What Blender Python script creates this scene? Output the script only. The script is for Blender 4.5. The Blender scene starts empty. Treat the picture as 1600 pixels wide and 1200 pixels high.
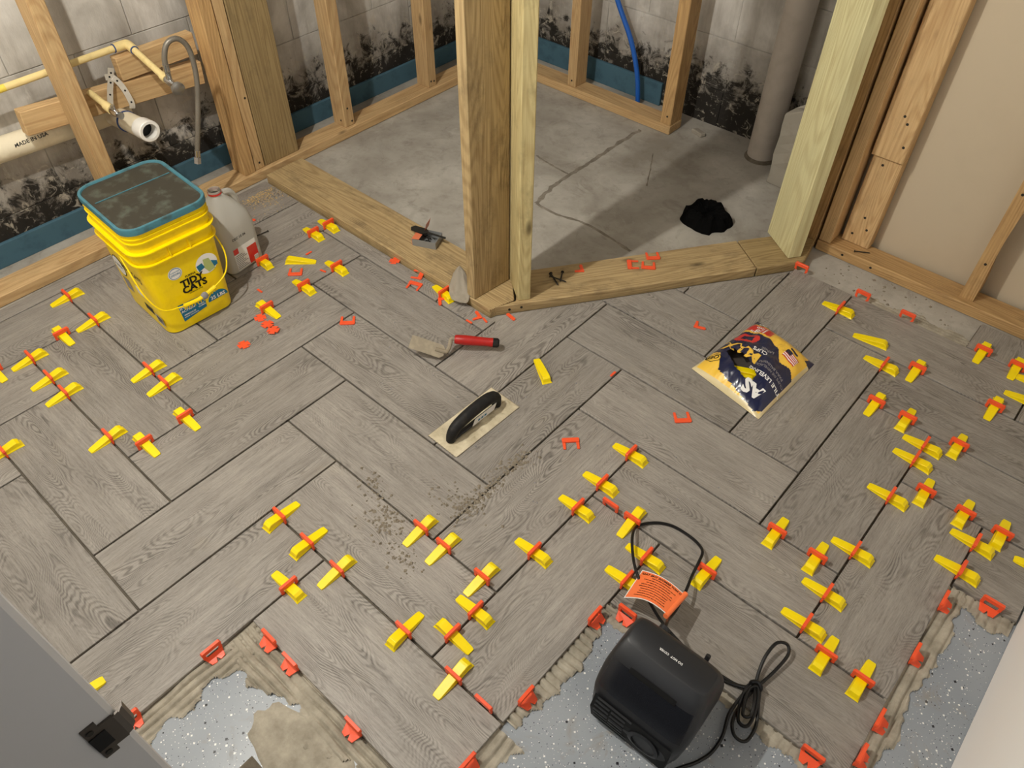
import bpy, bmesh, math, random
from mathutils import Vector, Matrix, noise

random.seed(7)
scene = bpy.context.scene
COL = scene.collection

# ------------------------------------------------------------------ camera
CAM_R = [[0.7483839341, 0.6632303623, 0.0068537356],
         [0.4867047618, -0.5421150967, -0.6850034283],
         [-0.4505995584, 0.5159813063, -0.7285076043]]
CAM_C = (1.3482, -0.6209, 1.5927)
cam_data = bpy.data.cameras.new('camera')
cam_data.sensor_fit = 'HORIZONTAL'
cam_data.sensor_width = 36.0
cam_data.lens = 1203.17 / 1600 * 36.0
cam_data.clip_start = 0.02
cam = bpy.data.objects.new('camera', cam_data)
r0, r1, r2 = (Vector(r) for r in CAM_R)
cam.matrix_world = Matrix(((r0.x, -r1.x, -r2.x, CAM_C[0]), (r0.y, -r1.y, -r2.y, CAM_C[1]),
                           (r0.z, -r1.z, -r2.z, CAM_C[2]), (0, 0, 0, 1)))
COL.objects.link(cam)
scene.camera = cam

# ------------------------------------------------------------------ world, lamps, exposure
world = bpy.data.worlds.new('world')
scene.world = world
world.use_nodes = True
bg = world.node_tree.nodes['Background']
bg.inputs[0].default_value = (1.0, 0.93, 0.84, 1)
bg.inputs[1].default_value = 0.05


def lamp(name, loc, watts, col, radius):
    d = bpy.data.lights.new(name, 'POINT')
    d.energy = watts
    d.color = col
    d.shadow_soft_size = radius
    o = bpy.data.objects.new(name, d)
    o.location = loc
    COL.objects.link(o)
    return o


lamp('ceiling_bulb', (0.0, -0.42, 2.15), 112, (1.0, 0.952, 0.86), 0.022)
lamp('second_ceiling_bulb', (0.55, 0.75, 2.3), 2.4, (1.0, 0.88, 0.72), 0.10)
lamp('cool_fill_lamp', (1.15, -2.05, 2.1), 10, (0.80, 0.90, 1.0), 0.12)  # unseen lamp added behind the camera for cool fill and gloss highlights
scene.view_settings.view_transform = 'Standard'
scene.view_settings.look = 'None'
scene.view_settings.gamma = 1.0
scene.view_settings.use_curve_mapping = False
scene.view_settings.exposure = 0.0


# ------------------------------------------------------------------ helpers: objects
def tag(o, label=None, cat=None, group=None, kind=None):
    if label: o['label'] = label
    if cat: o['category'] = cat
    if group: o['group'] = group
    if kind: o['kind'] = kind
    return o


def empty(name, loc=(0, 0, 0), rz=0.0, label=None, cat=None, group=None, kind=None):
    o = bpy.data.objects.new(name, None)
    o.empty_display_size = 0.05
    o.location = loc
    o.rotation_euler = (0, 0, rz)
    COL.objects.link(o)
    return tag(o, label, cat, group, kind)


def cr(path, sub=6):
    """Catmull-Rom smoothing of a list of points."""
    p = [Vector(q) for q in path]
    out = []
    for i in range(len(p) - 1):
        a, b, c, d = p[max(i - 1, 0)], p[i], p[i + 1], p[min(i + 2, len(p) - 1)]
        for k in range(sub):
            t = k / sub
            out.append(0.5 * (2 * b + (c - a) * t + (2 * a - 5 * b + 4 * c - d) * t * t + (3 * b - a - 3 * c + d) * t ** 3))
    out.append(p[-1])
    return out


class MB:
    def __init__(s):
        s.v, s.f, s.m = [], [], []
        s.mi = 0

    def add(s, verts, faces):
        b = len(s.v)
        s.v += [tuple(q) for q in verts]
        s.f += [tuple(i + b for i in f) for f in faces]
        s.m += [s.mi] * len(faces)
        return s

    def box(s, x0, x1, y0, y1, z0, z1, M=None):
        vs = [Vector((x, y, z)) for z in (z0, z1) for y in (y0, y1) for x in (x0, x1)]
        if M: vs = [M @ q for q in vs]
        return s.add(vs, [(0, 2, 3, 1), (4, 5, 7, 6), (0, 1, 5, 4), (2, 6, 7, 3), (0, 4, 6, 2), (1, 3, 7, 5)])

    def prism(s, poly, z0, z1, M=None, z0s=None, z1s=None):
        n = len(poly)
        a = [Vector((p[0], p[1], z0 if z0s is None else z0s[i])) for i, p in enumerate(poly)]
        b = [Vector((p[0], p[1], z1 if z1s is None else z1s[i])) for i, p in enumerate(poly)]
        vs = a + b
        if M: vs = [M @ q for q in vs]
        fs = [tuple(reversed(range(n))), tuple(range(n, 2 * n))]
        fs += [(i, (i + 1) % n, n + (i + 1) % n, n + i) for i in range(n)]
        return s.add(vs, fs)

    def loft(s, rings, cap0=True, cap1=True, closed=True):
        n = len(rings[0])
        vs = [q for r in rings for q in r]
        fs = []
        for k in range(len(rings) - 1):
            for i in range(n if closed else n - 1):
                j = (i + 1) % n
                fs.append((k * n + i, k * n + j, (k + 1) * n + j, (k + 1) * n + i))
        if cap0: fs.append(tuple(reversed(range(n))))
        if cap1: fs.append(tuple(range((len(rings) - 1) * n, len(rings) * n)))
        return s.add(vs, fs)

    def tube(s, path, r, n=8, cap=True, flat=1.0):
        p = [Vector(q) for q in path]
        rr = r if isinstance(r, (list, tuple)) else [r] * len(p)
        t0 = (p[1] - p[0]).normalized()
        up = Vector((0, 0, 1)) if abs(t0.z) < 0.9 else Vector((1, 0, 0))
        nx = t0.cross(up).normalized()
        rings = []
        for i, q in enumerate(p):
            t = (p[min(i + 1, len(p) - 1)] - p[max(i - 1, 0)]).normalized()
            nx = (nx - t * nx.dot(t)).normalized()
            ny = t.cross(nx)
            rings.append([q + (nx * math.cos(a) + ny * math.sin(a) * flat) * rr[i] for a in (2 * math.pi * k / n for k in range(n))])
        return s.loft(rings, cap, cap)

    def build(s, name, mat, parent=None, loc=None, rot=None, smooth=False, bevel=0.0, seg=1, M=None, wn=True):
        me = bpy.data.meshes.new(name)
        me.from_pydata(s.v, [], s.f)
        mats = mat if isinstance(mat, (list, tuple)) else [mat]
        for q in mats: me.materials.append(q)
        if len(mats) > 1:
            me.polygons.foreach_set('material_index', s.m)
        bm = bmesh.new()
        bm.from_mesh(me)
        if wn: bmesh.ops.recalc_face_normals(bm, faces=bm.faces)
        if bevel:
            es = [e for e in bm.edges if len(e.link_faces) == 2 and e.calc_face_angle(0) > 0.5]
            bmesh.ops.bevel(bm, geom=es, offset=bevel, segments=seg, affect='EDGES', profile=0.6)
        if smooth:
            for f in bm.faces: f.smooth = True
            for e in bm.edges:
                if len(e.link_faces) == 2 and e.calc_face_angle(0) > 0.7: e.smooth = False
        bm.to_mesh(me)
        bm.free()
        me.update()
        o = bpy.data.objects.new(name, me)
        COL.objects.link(o)
        if parent: o.parent = parent
        if M is not None: o.matrix_local = M
        if loc: o.location = loc
        if rot: o.rotation_euler = rot
        return o


def link_copy(src, name, parent=None, loc=None, rot=None):
    o = src.copy()
    o.name = name
    COL.objects.link(o)
    o.parent = parent
    if loc is not None: o.location = loc
    if rot is not None: o.rotation_euler = rot
    return o


def axes(xa, ya, loc):
    x = Vector(xa).normalized()
    z = x.cross(Vector(ya)).normalized()
    y = z.cross(x)
    return Matrix(((x.x, y.x, z.x, loc[0]), (x.y, y.y, z.y, loc[1]), (x.z, y.z, z.z, loc[2]), (0, 0, 0, 1)))


def text_mesh(body, size, bold=0.022, align='CENTER'):
    """Flat glyph outlines of a word as 2-D vertices and faces."""
    c = bpy.data.curves.new('glyphs', 'FONT')
    c.body = body
    c.size = size
    c.align_x = align
    c.align_y = 'CENTER'
    c.resolution_u = 2
    c.fill_mode = 'FRONT'
    c.offset = size * bold
    o = bpy.data.objects.new('glyphs', c)
    me = bpy.data.meshes.new_from_object(o)
    vs = [(v.co.x, v.co.y) for v in me.vertices]
    fs = [tuple(p.vertices) for p in me.polygons]
    bpy.data.objects.remove(o)
    bpy.data.curves.remove(c)
    bpy.data.meshes.remove(me)
    return vs, fs


def add_text(mb, body, size, fn, cx=0, cy=0, ang=0.0, sx=1.0, bold=0.022):
    vs, fs = text_mesh(body, size, bold)
    ca, sa = math.cos(ang), math.sin(ang)
    mb.add([fn(cx + x * sx * ca - y * sa, cy + x * sx * sa + y * ca) for x, y in vs], fs)


# ------------------------------------------------------------------ helpers: materials
def lin(r, g=None, b=None):
    if g is None: r, g, b = r
    f = lambda c: (c / 255) / 12.92 if c / 255 <= 0.04045 else ((c / 255 + 0.055) / 1.055) ** 2.4
    return (f(r), f(g), f(b), 1.0)


class NT:
    def __init__(s, name, rough=0.6, spec=0.4):
        s.mat = bpy.data.materials.new(name)
        s.mat.use_nodes = True
        s.t = s.mat.node_tree
        s.p = s.t.nodes['Principled BSDF']
        s.p.inputs['Roughness'].default_value = rough
        s.p.inputs['Specular IOR Level'].default_value = spec

    def node(s, typ, **kw):
        n = s.t.nodes.new(typ)
        for k, v in kw.items(): setattr(n, k, v)
        return n

    def put(s, sock, val):
        if isinstance(val, bpy.types.NodeSocket): s.t.links.new(val, sock)
        elif val is not None: sock.default_value = val

    def math(s, op, a, b=None, c=None, clamp=False):
        n = s.node('ShaderNodeMath', operation=op, use_clamp=clamp)
        for i, q in enumerate((a, b, c)):
            s.put(n.inputs[i], q)
        return n.outputs[0]

    def vmath(s, op, a, b=None):
        n = s.node('ShaderNodeVectorMath', operation=op)
        s.put(n.inputs[0], a)
        if b is not None: s.put(n.inputs[1], b)
        return n.outputs[0]

    def mix(s, fac, a, b, blend='MIX'):
        n = s.node('ShaderNodeMix', data_type='RGBA', blend_type=blend)
        s.put(n.inputs[0], fac)
        s.put(n.inputs[6], a)
        s.put(n.inputs[7], b)
        return n.outputs[2]

    def noise(s, vec, scale=5, detail=3, rough=0.55, dist=0.0):
        n = s.node('ShaderNodeTexNoise')
        s.put(n.inputs['Vector'], vec)
        n.inputs['Scale'].default_value = scale
        n.inputs['Detail'].default_value = detail
        n.inputs['Roughness'].default_value = rough
        n.inputs['Distortion'].default_value = dist
        return n.outputs['Fac']

    def ramp(s, fac, a, b, hi=1.0, lo=0.0):
        n = s.node('ShaderNodeMapRange')
        n.clamp = True
        s.put(n.inputs[0], fac)
        n.inputs[1].default_value = a
        n.inputs[2].default_value = b
        n.inputs[3].default_value = lo
        n.inputs[4].default_value = hi
        return n.outputs[0]

    def objvec(s, rnd=True):
        v = s.node('ShaderNodeTexCoord').outputs['Object']
        if rnd:
            r = s.node('ShaderNodeObjectInfo').outputs['Random']
            c = s.node('ShaderNodeCombineXYZ')
            s.put(c.inputs[0], s.math('MULTIPLY', r, 41.3))
            s.put(c.inputs[1], s.math('MULTIPLY', r, 87.7))
            s.put(c.inputs[2], s.math('MULTIPLY', r, 23.1))
            return s.vmath('ADD', v, c.outputs[0]), r
        return v

    def pos(s):
        return s.node('ShaderNodeNewGeometry').outputs['Position']

    def sep(s, v):
        n = s.node('ShaderNodeSeparateXYZ')
        s.put(n.inputs[0], v)
        return n.outputs

    def color(s, c):
        s.put(s.p.inputs['Base Color'], c)
        return s

    def bump(s, h, strength=0.3, dist=0.002):
        b = s.node('ShaderNodeBump')
        b.inputs['Strength'].default_value = strength
        b.inputs['Distance'].default_value = dist
        s.put(b.inputs['Height'], h)
        s.put(s.p.inputs['Normal'], b.outputs[0])
        return s


def plain(name, rgb, rough=0.5, spec=0.4, metal=0.0, dirt=0.0, dirt_rgb=(120, 110, 95), scale=40, coat=0.0):
    m = NT(name, rough, spec)
    m.p.inputs['Metallic'].default_value = metal
    if coat: m.p.inputs['Coat Weight'].default_value = coat
    if dirt:
        v = m.objvec()[0]
        f = m.ramp(m.noise(v, scale, 4, 0.6), 0.5, 0.75, dirt)
        m.color(m.mix(f, lin(rgb), lin(dirt_rgb)))
    else:
        m.color(lin(rgb))
    return m.mat


def mat_tile():
    m = NT('wood_look_porcelain', 0.42, 0.4)
    v, r = m.objvec()
    warp = m.noise(m.vmath('MULTIPLY', v, (9, 30, 1)), 1.0, 2, 0.5)
    c = m.noise(m.vmath('MULTIPLY', v, (2.6, 9.0, 1)), 1.0, 1.5, 0.45, 0.15)
    ph = m.math('ADD', m.math('MULTIPLY', c, 400.0), m.math('MULTIPLY', warp, 22.0))
    line = m.math('MULTIPLY_ADD', m.math('SINE', ph), 0.5, 0.5)
    line = m.ramp(line, 0.25, 0.95)
    where = m.ramp(m.noise(m.vmath('MULTIPLY', v, (3.5, 11, 1)), 1.3, 2), 0.44, 0.66, 1.0, 0.08)
    streak = m.ramp(m.noise(m.vmath('MULTIPLY', v, (16, 330, 1)), 1.0, 3, 0.7), 0.36, 0.72)
    streak2 = m.ramp(m.noise(m.vmath('MULTIPLY', v, (5, 60, 1)), 1.0, 3, 0.6), 0.35, 0.70)
    pores = m.ramp(m.noise(m.vmath('MULTIPLY', v, (90, 700, 1)), 1.0, 2, 0.6), 0.50, 0.72)
    dark = m.math('ADD', m.math('MULTIPLY', m.math('MULTIPLY', line, where), 0.42),
                  m.math('ADD', m.math('MULTIPLY', streak, 0.34), m.math('ADD', m.math('MULTIPLY', streak2, 0.20), m.math('MULTIPLY', pores, 0.20))), clamp=True)
    base = m.mix(dark, lin(172, 166, 158), lin(66, 61, 57))
    cloud = m.ramp(m.noise(v, 6, 3), 0.3, 0.7)
    base = m.mix(m.math('MULTIPLY', cloud, 0.30), base, lin(112, 106, 100))
    tone = m.math('MULTIPLY_ADD', m.math('FRACT', m.math('MULTIPLY', r, 7.31)), 0.16, 0.90)
    g = m.node('ShaderNodeCombineColor')
    for i in range(3): m.put(g.inputs[i], tone)
    base = m.mix(1.0, base, g.outputs[0], 'MULTIPLY')
    # dried mortar dust on the glaze
    dust = m.ramp(m.noise(m.pos(), 7, 5, 0.65), 0.58, 0.80, 0.40)
    base = m.mix(dust, base, lin(158, 148, 132))
    m.color(base)
    m.put(m.p.inputs['Roughness'], m.ramp(m.math('ADD', dark, dust), 0.0, 1.0, 0.62, 0.40))
    m.bump(m.math('SUBTRACT', 1.0, dark), 0.25, 0.0012)
    return m.mat


def mat_wood(name, light, dark, knots=0.75, grain=1.0, grime=0.0, ring=34.0):
    m = NT(name, 0.62, 0.25)
    v, r = m.objvec()
    w = m.noise(m.vmath('MULTIPLY', v, (2.2, 7, 7)), 1.0, 2, 0.5)
    c = m.noise(m.vmath('MULTIPLY', v, (0.7, 8, 8)), 1.0, 1, 0.4, 0.3)
    ph = m.math('ADD', m.math('MULTIPLY', c, ring * 6.0), m.math('MULTIPLY', w, 9.0))
    line = m.ramp(m.math('MULTIPLY_ADD', m.math('SINE', ph), 0.5, 0.5), 0.3, 1.0)
    fine = m.ramp(m.noise(m.vmath('MULTIPLY', v, (7, 170, 170)), 1.0, 3, 0.6), 0.35, 0.75)
    f = m.math('ADD', m.math('MULTIPLY', line, 0.27 * grain), m.math('MULTIPLY', fine, 0.42 * grain), clamp=True)
    col = m.mix(f, lin(light), lin(dark))
    patch = m.ramp(m.noise(m.vmath('MULTIPLY', v, (3, 10, 10)), 1.0, 3), 0.4, 0.75, 0.4)
    col = m.mix(patch, col, lin([q * 0.86 for q in light]))
    # knots
    vo = m.node('ShaderNodeTexVoronoi')
    m.put(vo.inputs['Vector'], m.vmath('MULTIPLY', v, (5.0, 13, 13)))
    vo.inputs['Scale'].default_value = 1.0
    k = m.ramp(vo.outputs['Distance'], 0.16, 0.05, knots)
    kk = m.math('MULTIPLY', k, m.math('GREATER_THAN', m.sep(vo.outputs['Color'])[0], 0.72))
    col = m.mix(kk, col, lin([q * 0.42 for q in dark]))
    if grime:
        gr = m.ramp(m.noise(m.vmath('MULTIPLY', v, (9, 16, 16)), 1.0, 5, 0.7), 0.52, 0.74, grime)
        col = m.mix(gr, col, lin(70, 62, 50))
    tone = m.math('MULTIPLY_ADD', m.math('FRACT', m.math('MULTIPLY', r, 5.77)), 0.18, 0.90)
    g = m.node('ShaderNodeCombineColor')
    for i in range(3): m.put(g.inputs[i], tone)
    col = m.mix(1.0, col, g.outputs[0], 'MULTIPLY')
    m.color(col)
    m.bump(f, 0.25, 0.0015)
    return m.mat


def mat_blockwall():
    m = NT('stained_concrete_block', 0.9, 0.15)
    p = m.pos()
    z = m.sep(p)[2]
    big = m.noise(p, 3.2, 5, 0.62, 0.4)
    col = m.mix(m.ramp(big, 0.34, 0.66), lin(176, 172, 165), lin(230, 227, 221))
    vert = m.noise(m.vmath('MULTIPLY', p, (16, 16, 2.0)), 1.0, 4, 0.6)
    col = m.mix(m.ramp(vert, 0.46, 0.70, 0.45), col, lin(122, 113, 101))
    scr = m.noise(m.vmath('MULTIPLY', p, (28, 28, 9)), 1.0, 4, 0.75)
    col = m.mix(m.ramp(scr, 0.60, 0.74, 0.55), col, lin(224, 221, 212))
    # damp grey band and black mould low on the wall
    low = m.math('ADD', z, m.math('MULTIPLY', m.math('SUBTRACT', m.noise(p, 5, 4, 0.6), 0.5), 0.62))
    damp = m.ramp(low, 0.38, 0.12, 0.72)
    col = m.mix(damp, col, lin(96, 87, 75))
    spots = m.noise(p, 17, 5, 0.7, 0.6)
    hi = m.ramp(m.math('ADD', z, m.math('MULTIPLY', spots, -0.62)), -0.10, -0.18)
    col = m.mix(m.math('MULTIPLY', hi, 0.92), col, lin(24, 22, 20))
    flake = m.ramp(m.noise(p, 24, 5, 0.75, 1.0), 0.56, 0.64, 0.75)
    lowm = m.ramp(z, 0.42, 0.25)
    col = m.mix(m.math('MULTIPLY', flake, lowm), col, lin(186, 178, 163))
    m.color(col)
    m.bump(m.math('ADD', big, m.math('MULTIPLY', scr, 0.5)), 0.5, 0.01)
    return m.mat


def mat_slab():
    m = NT('bare_concrete_slab', 0.85, 0.2)
    p = m.pos()
    a = m.noise(p, 3.0, 5, 0.6, 0.3)
    col = m.mix(m.ramp(a, 0.32, 0.68), lin(146, 140, 130), lin(192, 188, 179))
    b = m.noise(p, 26, 5, 0.7)
    col = m.mix(m.ramp(b, 0.5, 0.75, 0.35), col, lin(120, 113, 101))
    w = m.noise(p, 6, 6, 0.75, 0.8)
    g2 = m.noise(p, 9, 6, 0.7, 1.2)
    col = m.mix(m.ramp(g2, 0.56, 0.70, 0.45), col, lin(118, 110, 98))
    col = m.mix(m.ramp(w, 0.60, 0.72, 0.5), col, lin(205, 201, 192))
    s = m.noise(p, 70, 3, 0.7)
    col = m.mix(m.ramp(s, 0.70, 0.76, 0.7), col, lin(82, 76, 68))
    m.color(col)
    m.bump(m.math('ADD', a, m.math('MULTIPLY', b, 0.3)), 0.35, 0.006)
    return m.mat


def mat_epoxy():
    m = NT('flaked_grey_epoxy', 0.36, 0.45)
    p = m.pos()
    col = m.mix(m.ramp(m.noise(p, 3, 3), 0.35, 0.65), lin(140, 147, 155), lin(156, 162, 168))
    def chips(scale, cut, rgb, r0, col):
        v = m.node('ShaderNodeTexVoronoi')
        m.put(v.inputs['Vector'], p)
        v.inputs['Scale'].default_value = scale
        v.distance = 'MANHATTAN'
        near = m.math('LESS_THAN', v.outputs['Distance'], r0)
        pick = m.math('LESS_THAN', m.sep(v.outputs['Color'])[0], cut)
        return m.mix(m.math('MULTIPLY', near, pick), col, lin(rgb))
    col = chips(66, 0.20, (28, 28, 34), 0.27, col)
    col = chips(118, 0.26, (236, 236, 232), 0.34, col)
    col = chips(240, 0.16, (62, 64, 74), 0.36, col)
    col = chips(260, 0.16, (225, 225, 222), 0.36, col)
    col = chips(70, 0.10, (238, 238, 234), 0.22, col)
    smear = m.ramp(m.noise(p, 11, 5, 0.7, 0.6), 0.58, 0.72, 0.75)
    col = m.mix(smear, col, lin(146, 138, 124))
    m.color(col)
    m.put(m.p.inputs['Roughness'], m.ramp(smear, 0, 1, 0.85, 0.34))
    return m.mat


def mat_mortar(name='grey_thinset_mortar', a=(146, 139, 124), b=(182, 174, 158)):
    m = NT(name, 0.8, 0.25)
    v = m.pos()
    n = m.noise(v, 22, 5, 0.65)
    m.color(m.mix(m.ramp(n, 0.35, 0.68), lin(a), lin(b)))
    m.bump(m.noise(v, 160, 4, 0.7), 0.4, 0.002)
    return m.mat


M = {}
M['tile'] = mat_tile()
M['pine'] = mat_wood('framing_pine', (216, 184, 136), (158, 114, 66), 0.8, 1.05, 0.2)
M['pine_old'] = mat_wood('aged_pine', (204, 168, 116), (140, 100, 62), 0.85, 1.1, 0.3)
M['treated'] = mat_wood('treated_lumber', (192, 168, 124), (112, 86, 53), 0.7, 1.15, 0.5)
M['treated_pale'] = mat_wood('pale_treated_lumber', (204, 190, 140), (140, 114, 68), 0.7, 1.0, 0.35)
M['treated_green'] = mat_wood('green_treated_lumber', (224, 218, 170), (172, 152, 100), 0.7, 1.0, 0.0)
M['treated_brown'] = mat_wood('brown_treated_lumber', (168, 146, 104), (112, 90, 58), 0.6, 1.1, 0.35)
M['block'] = mat_blockwall()
M['slab'] = mat_slab()
M['epoxy'] = mat_epoxy()
M['mortar'] = mat_mortar()
M['mortar_dark'] = mat_mortar('damp_thinset_mortar', (92, 84, 72), (124, 115, 100))
M['mortar_dry'] = mat_mortar('pale_dried_mortar', (186, 174, 146), (220, 209, 182))
M['seam'] = mat_mortar('old_crack_patch', (112, 105, 94), (150, 143, 131))
M['joint'] = M['block']
M['blue'] = plain('blue_foam_sealer', (76, 108, 124), 0.8, 0.15, 0, 0.5, (48, 70, 82), 18)
M['yellow'] = plain('yellow_wedge_plastic', (255, 228, 0), 0.38, 0.45, 0, 0.15, (215, 178, 20), 60)
M['orange'] = plain('orange_red_clip_plastic', (248, 92, 50), 0.38, 0.45, 0, 0.2, (220, 66, 34), 60)
M['bucket'] = plain('yellow_bucket_plastic', (254, 222, 0), 0.34, 0.45, 0, 0.22, (186, 146, 20), 30)
M['lid_rim'] = plain('teal_lid_plastic', (70, 124, 138), 0.42, 0.4, 0, 0.85, (66, 78, 74), 26)
M['lid_top'] = plain('soiled_lid_top', (60, 57, 48), 0.5, 0.3, 0, 0.8, (98, 106, 94), 22)
M['black'] = plain('black_plastic', (36, 37, 40), 0.42, 0.4)
M['black_gloss'] = plain('glossy_black_plastic', (22, 24, 30), 0.24, 0.6)
M['black_deep'] = plain('grille_black', (9, 9, 10), 0.6, 0.3)
M['cord'] = plain('black_cord', (14, 14, 15), 0.4, 0.4)
M['rubber'] = plain('black_rubber_grip', (26, 26, 27), 0.6, 0.3, 0, 0.35, (70, 66, 58), 50)
M['red'] = plain('red_handle_plastic', (176, 34, 30), 0.4, 0.4, 0, 0.3, (120, 30, 26), 50)
M['steel_dirty'] = plain('mortar_coated_steel', (150, 140, 122), 0.6, 0.3, 0.2, 0.8, (176, 165, 142), 40)
M['steel'] = plain('plain_steel', (168, 168, 166), 0.32, 0.5, 0.85)
M['nail'] = plain('dark_nail_steel', (52, 50, 46), 0.5, 0.4, 0.5)
M['chrome'] = plain('chrome', (205, 205, 204), 0.2, 0.5, 1.0)
M['pvc'] = plain('cream_pvc', (232, 222, 196), 0.36, 0.4, 0, 0.4, (176, 160, 124), 20)
M['pvc_white'] = plain('white_primer_pvc', (238, 236, 230), 0.36, 0.4)
M['cpvc'] = plain('cream_cpvc', (234, 212, 150), 0.4, 0.35, 0, 0.4, (176, 146, 84), 30)
M['cpvc_y'] = plain('yellow_cpvc_label', (240, 214, 92), 0.4, 0.35, 0, 0.3, (190, 160, 70), 30)
M['brass_blue'] = plain('purple_primer', (52, 78, 132), 0.5, 0.3)
M['pex'] = plain('blue_pex', (32, 96, 188), 0.34, 0.4)
M['soil_pipe'] = plain('grey_painted_pipe', (188, 180, 170), 0.55, 0.3, 0, 0.5, (150, 140, 128), 9)
M['drywall'] = plain('drywall_paper', (196, 182, 158), 0.85, 0.15, 0, 0.25, (178, 164, 140), 6)
M['white_paint'] = plain('white_wall_paint', (246, 244, 242), 0.6, 0.3)
M['jamb'] = plain('grey_white_jamb_paint', (192, 194, 198), 0.5, 0.3)
M['strike'] = plain('dark_bronze_strike', (84, 78, 72), 0.42, 0.5, 0.5)
M['pitch'] = plain('black_dirt', (8, 8, 8), 0.95, 0.1)
M['jug'] = None
M['navy'] = plain('navy_print', (26, 32, 66), 0.3, 0.5, coat=0.3)
M['print_yellow'] = plain('yellow_print', (248, 202, 74), 0.3, 0.5, coat=0.3)
M['print_red'] = plain('red_print', (212, 52, 46), 0.3, 0.5, coat=0.3)
M['print_white'] = plain('white_print', (238, 238, 236), 0.4, 0.4)
M['print_black'] = plain('black_print', (22, 22, 22), 0.5, 0.3)
M['print_teal'] = plain('teal_print', (20, 112, 148), 0.4, 0.4)
M['print_grey'] = plain('grey_print', (142, 140, 142), 0.45, 0.4)
M['print_green'] = plain('pale_green_print', (176, 190, 120), 0.45, 0.4)
M['tag_orange'] = plain('orange_tag', (255, 128, 72), 0.35, 0.45)
M['rag'] = plain('grey_mortar_rag', (158, 150, 136), 0.85, 0.15, 0, 0.5, (132, 124, 108), 30)
M['stucco'] = plain('parged_concrete', (158, 152, 140), 0.9, 0.1, 0, 0.5, (128, 120, 108), 14)
M['sawdust'] = plain('sawdust', (208, 178, 120), 0.95, 0.05)
M['crumb'] = plain('mortar_crumb', (140, 131, 116), 0.95, 0.05)
M['label_orange'] = plain('orange_box_label', (222, 122, 84), 0.4, 0.4)


def translucent(name, rgb, alpha_rough=0.35, mixf=0.5, glassy=0.0):
    m = NT(name, alpha_rough, 0.5)
    m.color(lin(rgb))
    m.p.inputs['Transmission Weight'].default_value = mixf
    m.p.inputs['IOR'].default_value = 1.15
    return m.mat


M['jug'] = translucent('milky_plastic', (222, 220, 212), 0.35, 0.45)
M['film'] = plain('clear_bag_film', (222, 206, 160), 0.25, 0.5, coat=0.4)
M['bag_inside'] = plain('bag_inside', (92, 84, 78), 0.5, 0.3)
M['galvanised'] = plain('galvanised_strap', (196, 190, 178), 0.45, 0.4, 0.3)
M['clear'] = plain('clear_box_plastic', (132, 134, 134), 0.2, 0.5, coat=0.4)
M['hose'] = None


def mat_hose():
    m = NT('braided_hose', 0.4, 0.5)
    v = m.pos()
    w = m.node('ShaderNodeTexWave', wave_type='BANDS', bands_direction='DIAGONAL')
    m.put(w.inputs['Vector'], v)
    w.inputs['Scale'].default_value = 260
    m.color(m.mix(w.outputs['Fac'], lin(92, 86, 76), lin(156, 150, 138)))
    m.p.inputs['Metallic'].default_value = 0.4
    return m.mat


M['hose'] = mat_hose()

# ================================================================== the setting
PW, PN = 0.205, 2.7332289            # tile module: width, length ratio
ZS = -0.014                          # slab level (tile tops are z = 0)

floor = MB().box(-1.6, 2.1, -1.4, 2.6, -0.12, ZS).build('floor', M['slab'])
tag(floor, 'grey concrete slab floor carrying a herringbone of wood-look tiles', 'floor', kind='structure')
MB().box(-1.0, 1.70, -1.2, 0.66, ZS, ZS + 0.001).build('epoxy_coating', M['epoxy'], floor)
o = MB().box(0.75, 1.70, 0.66, 1.05, ZS, ZS + 0.001).build('epoxy_coating', M['epoxy'], floor)
# square of dark bare patch at the bottom
MB().prism([(0.64, -0.78), (0.90, -0.78), (0.90, -0.575), (0.64, -0.575)], ZS + 0.001, ZS + 0.0016).build('bare_patch', M['mortar_dark'], floor)


def clip(poly, a, b, c):
    """keep a*x + b*y <= c"""
    out = []
    for i, p in enumerate(poly):
        q = poly[(i + 1) % len(poly)]
        dp, dq = a * p[0] + b * p[1] - c, a * q[0] + b * q[1] - c
        if dp <= 0: out.append(p)
        if dp * dq < 0:
            t = dp / (dp - dq)
            out.append((p[0] + (q[0] - p[0]) * t, p[1] + (q[1] - p[1]) * t))
    return out


MISSING = {('A', -2, 2), ('A', -3, 2)}
GAP = 0.0026
tile_mesh = {}


def tile_poly(t, i, j):
    if t == 'A':
        u, v, du, dv = i + j * PN, -i + j * PN, PN, 1
    else:
        u, v, du, dv = PN - 1 + i + j * PN, 1 - i + j * PN, 1, PN
    return u * PW + GAP, v * PW + GAP, (u + du) * PW - GAP, (v + dv) * PW - GAP


def make_tile(poly, cx, cy, rot):
    mb = MB()
    ca, sa = math.cos(-rot), math.sin(-rot)
    loc = [((x - cx) * ca - (y - cy) * sa, (x - cx) * sa + (y - cy) * ca) for x, y in poly]
    mb.prism(loc, -0.0095, 0.0)
    return mb


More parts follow.
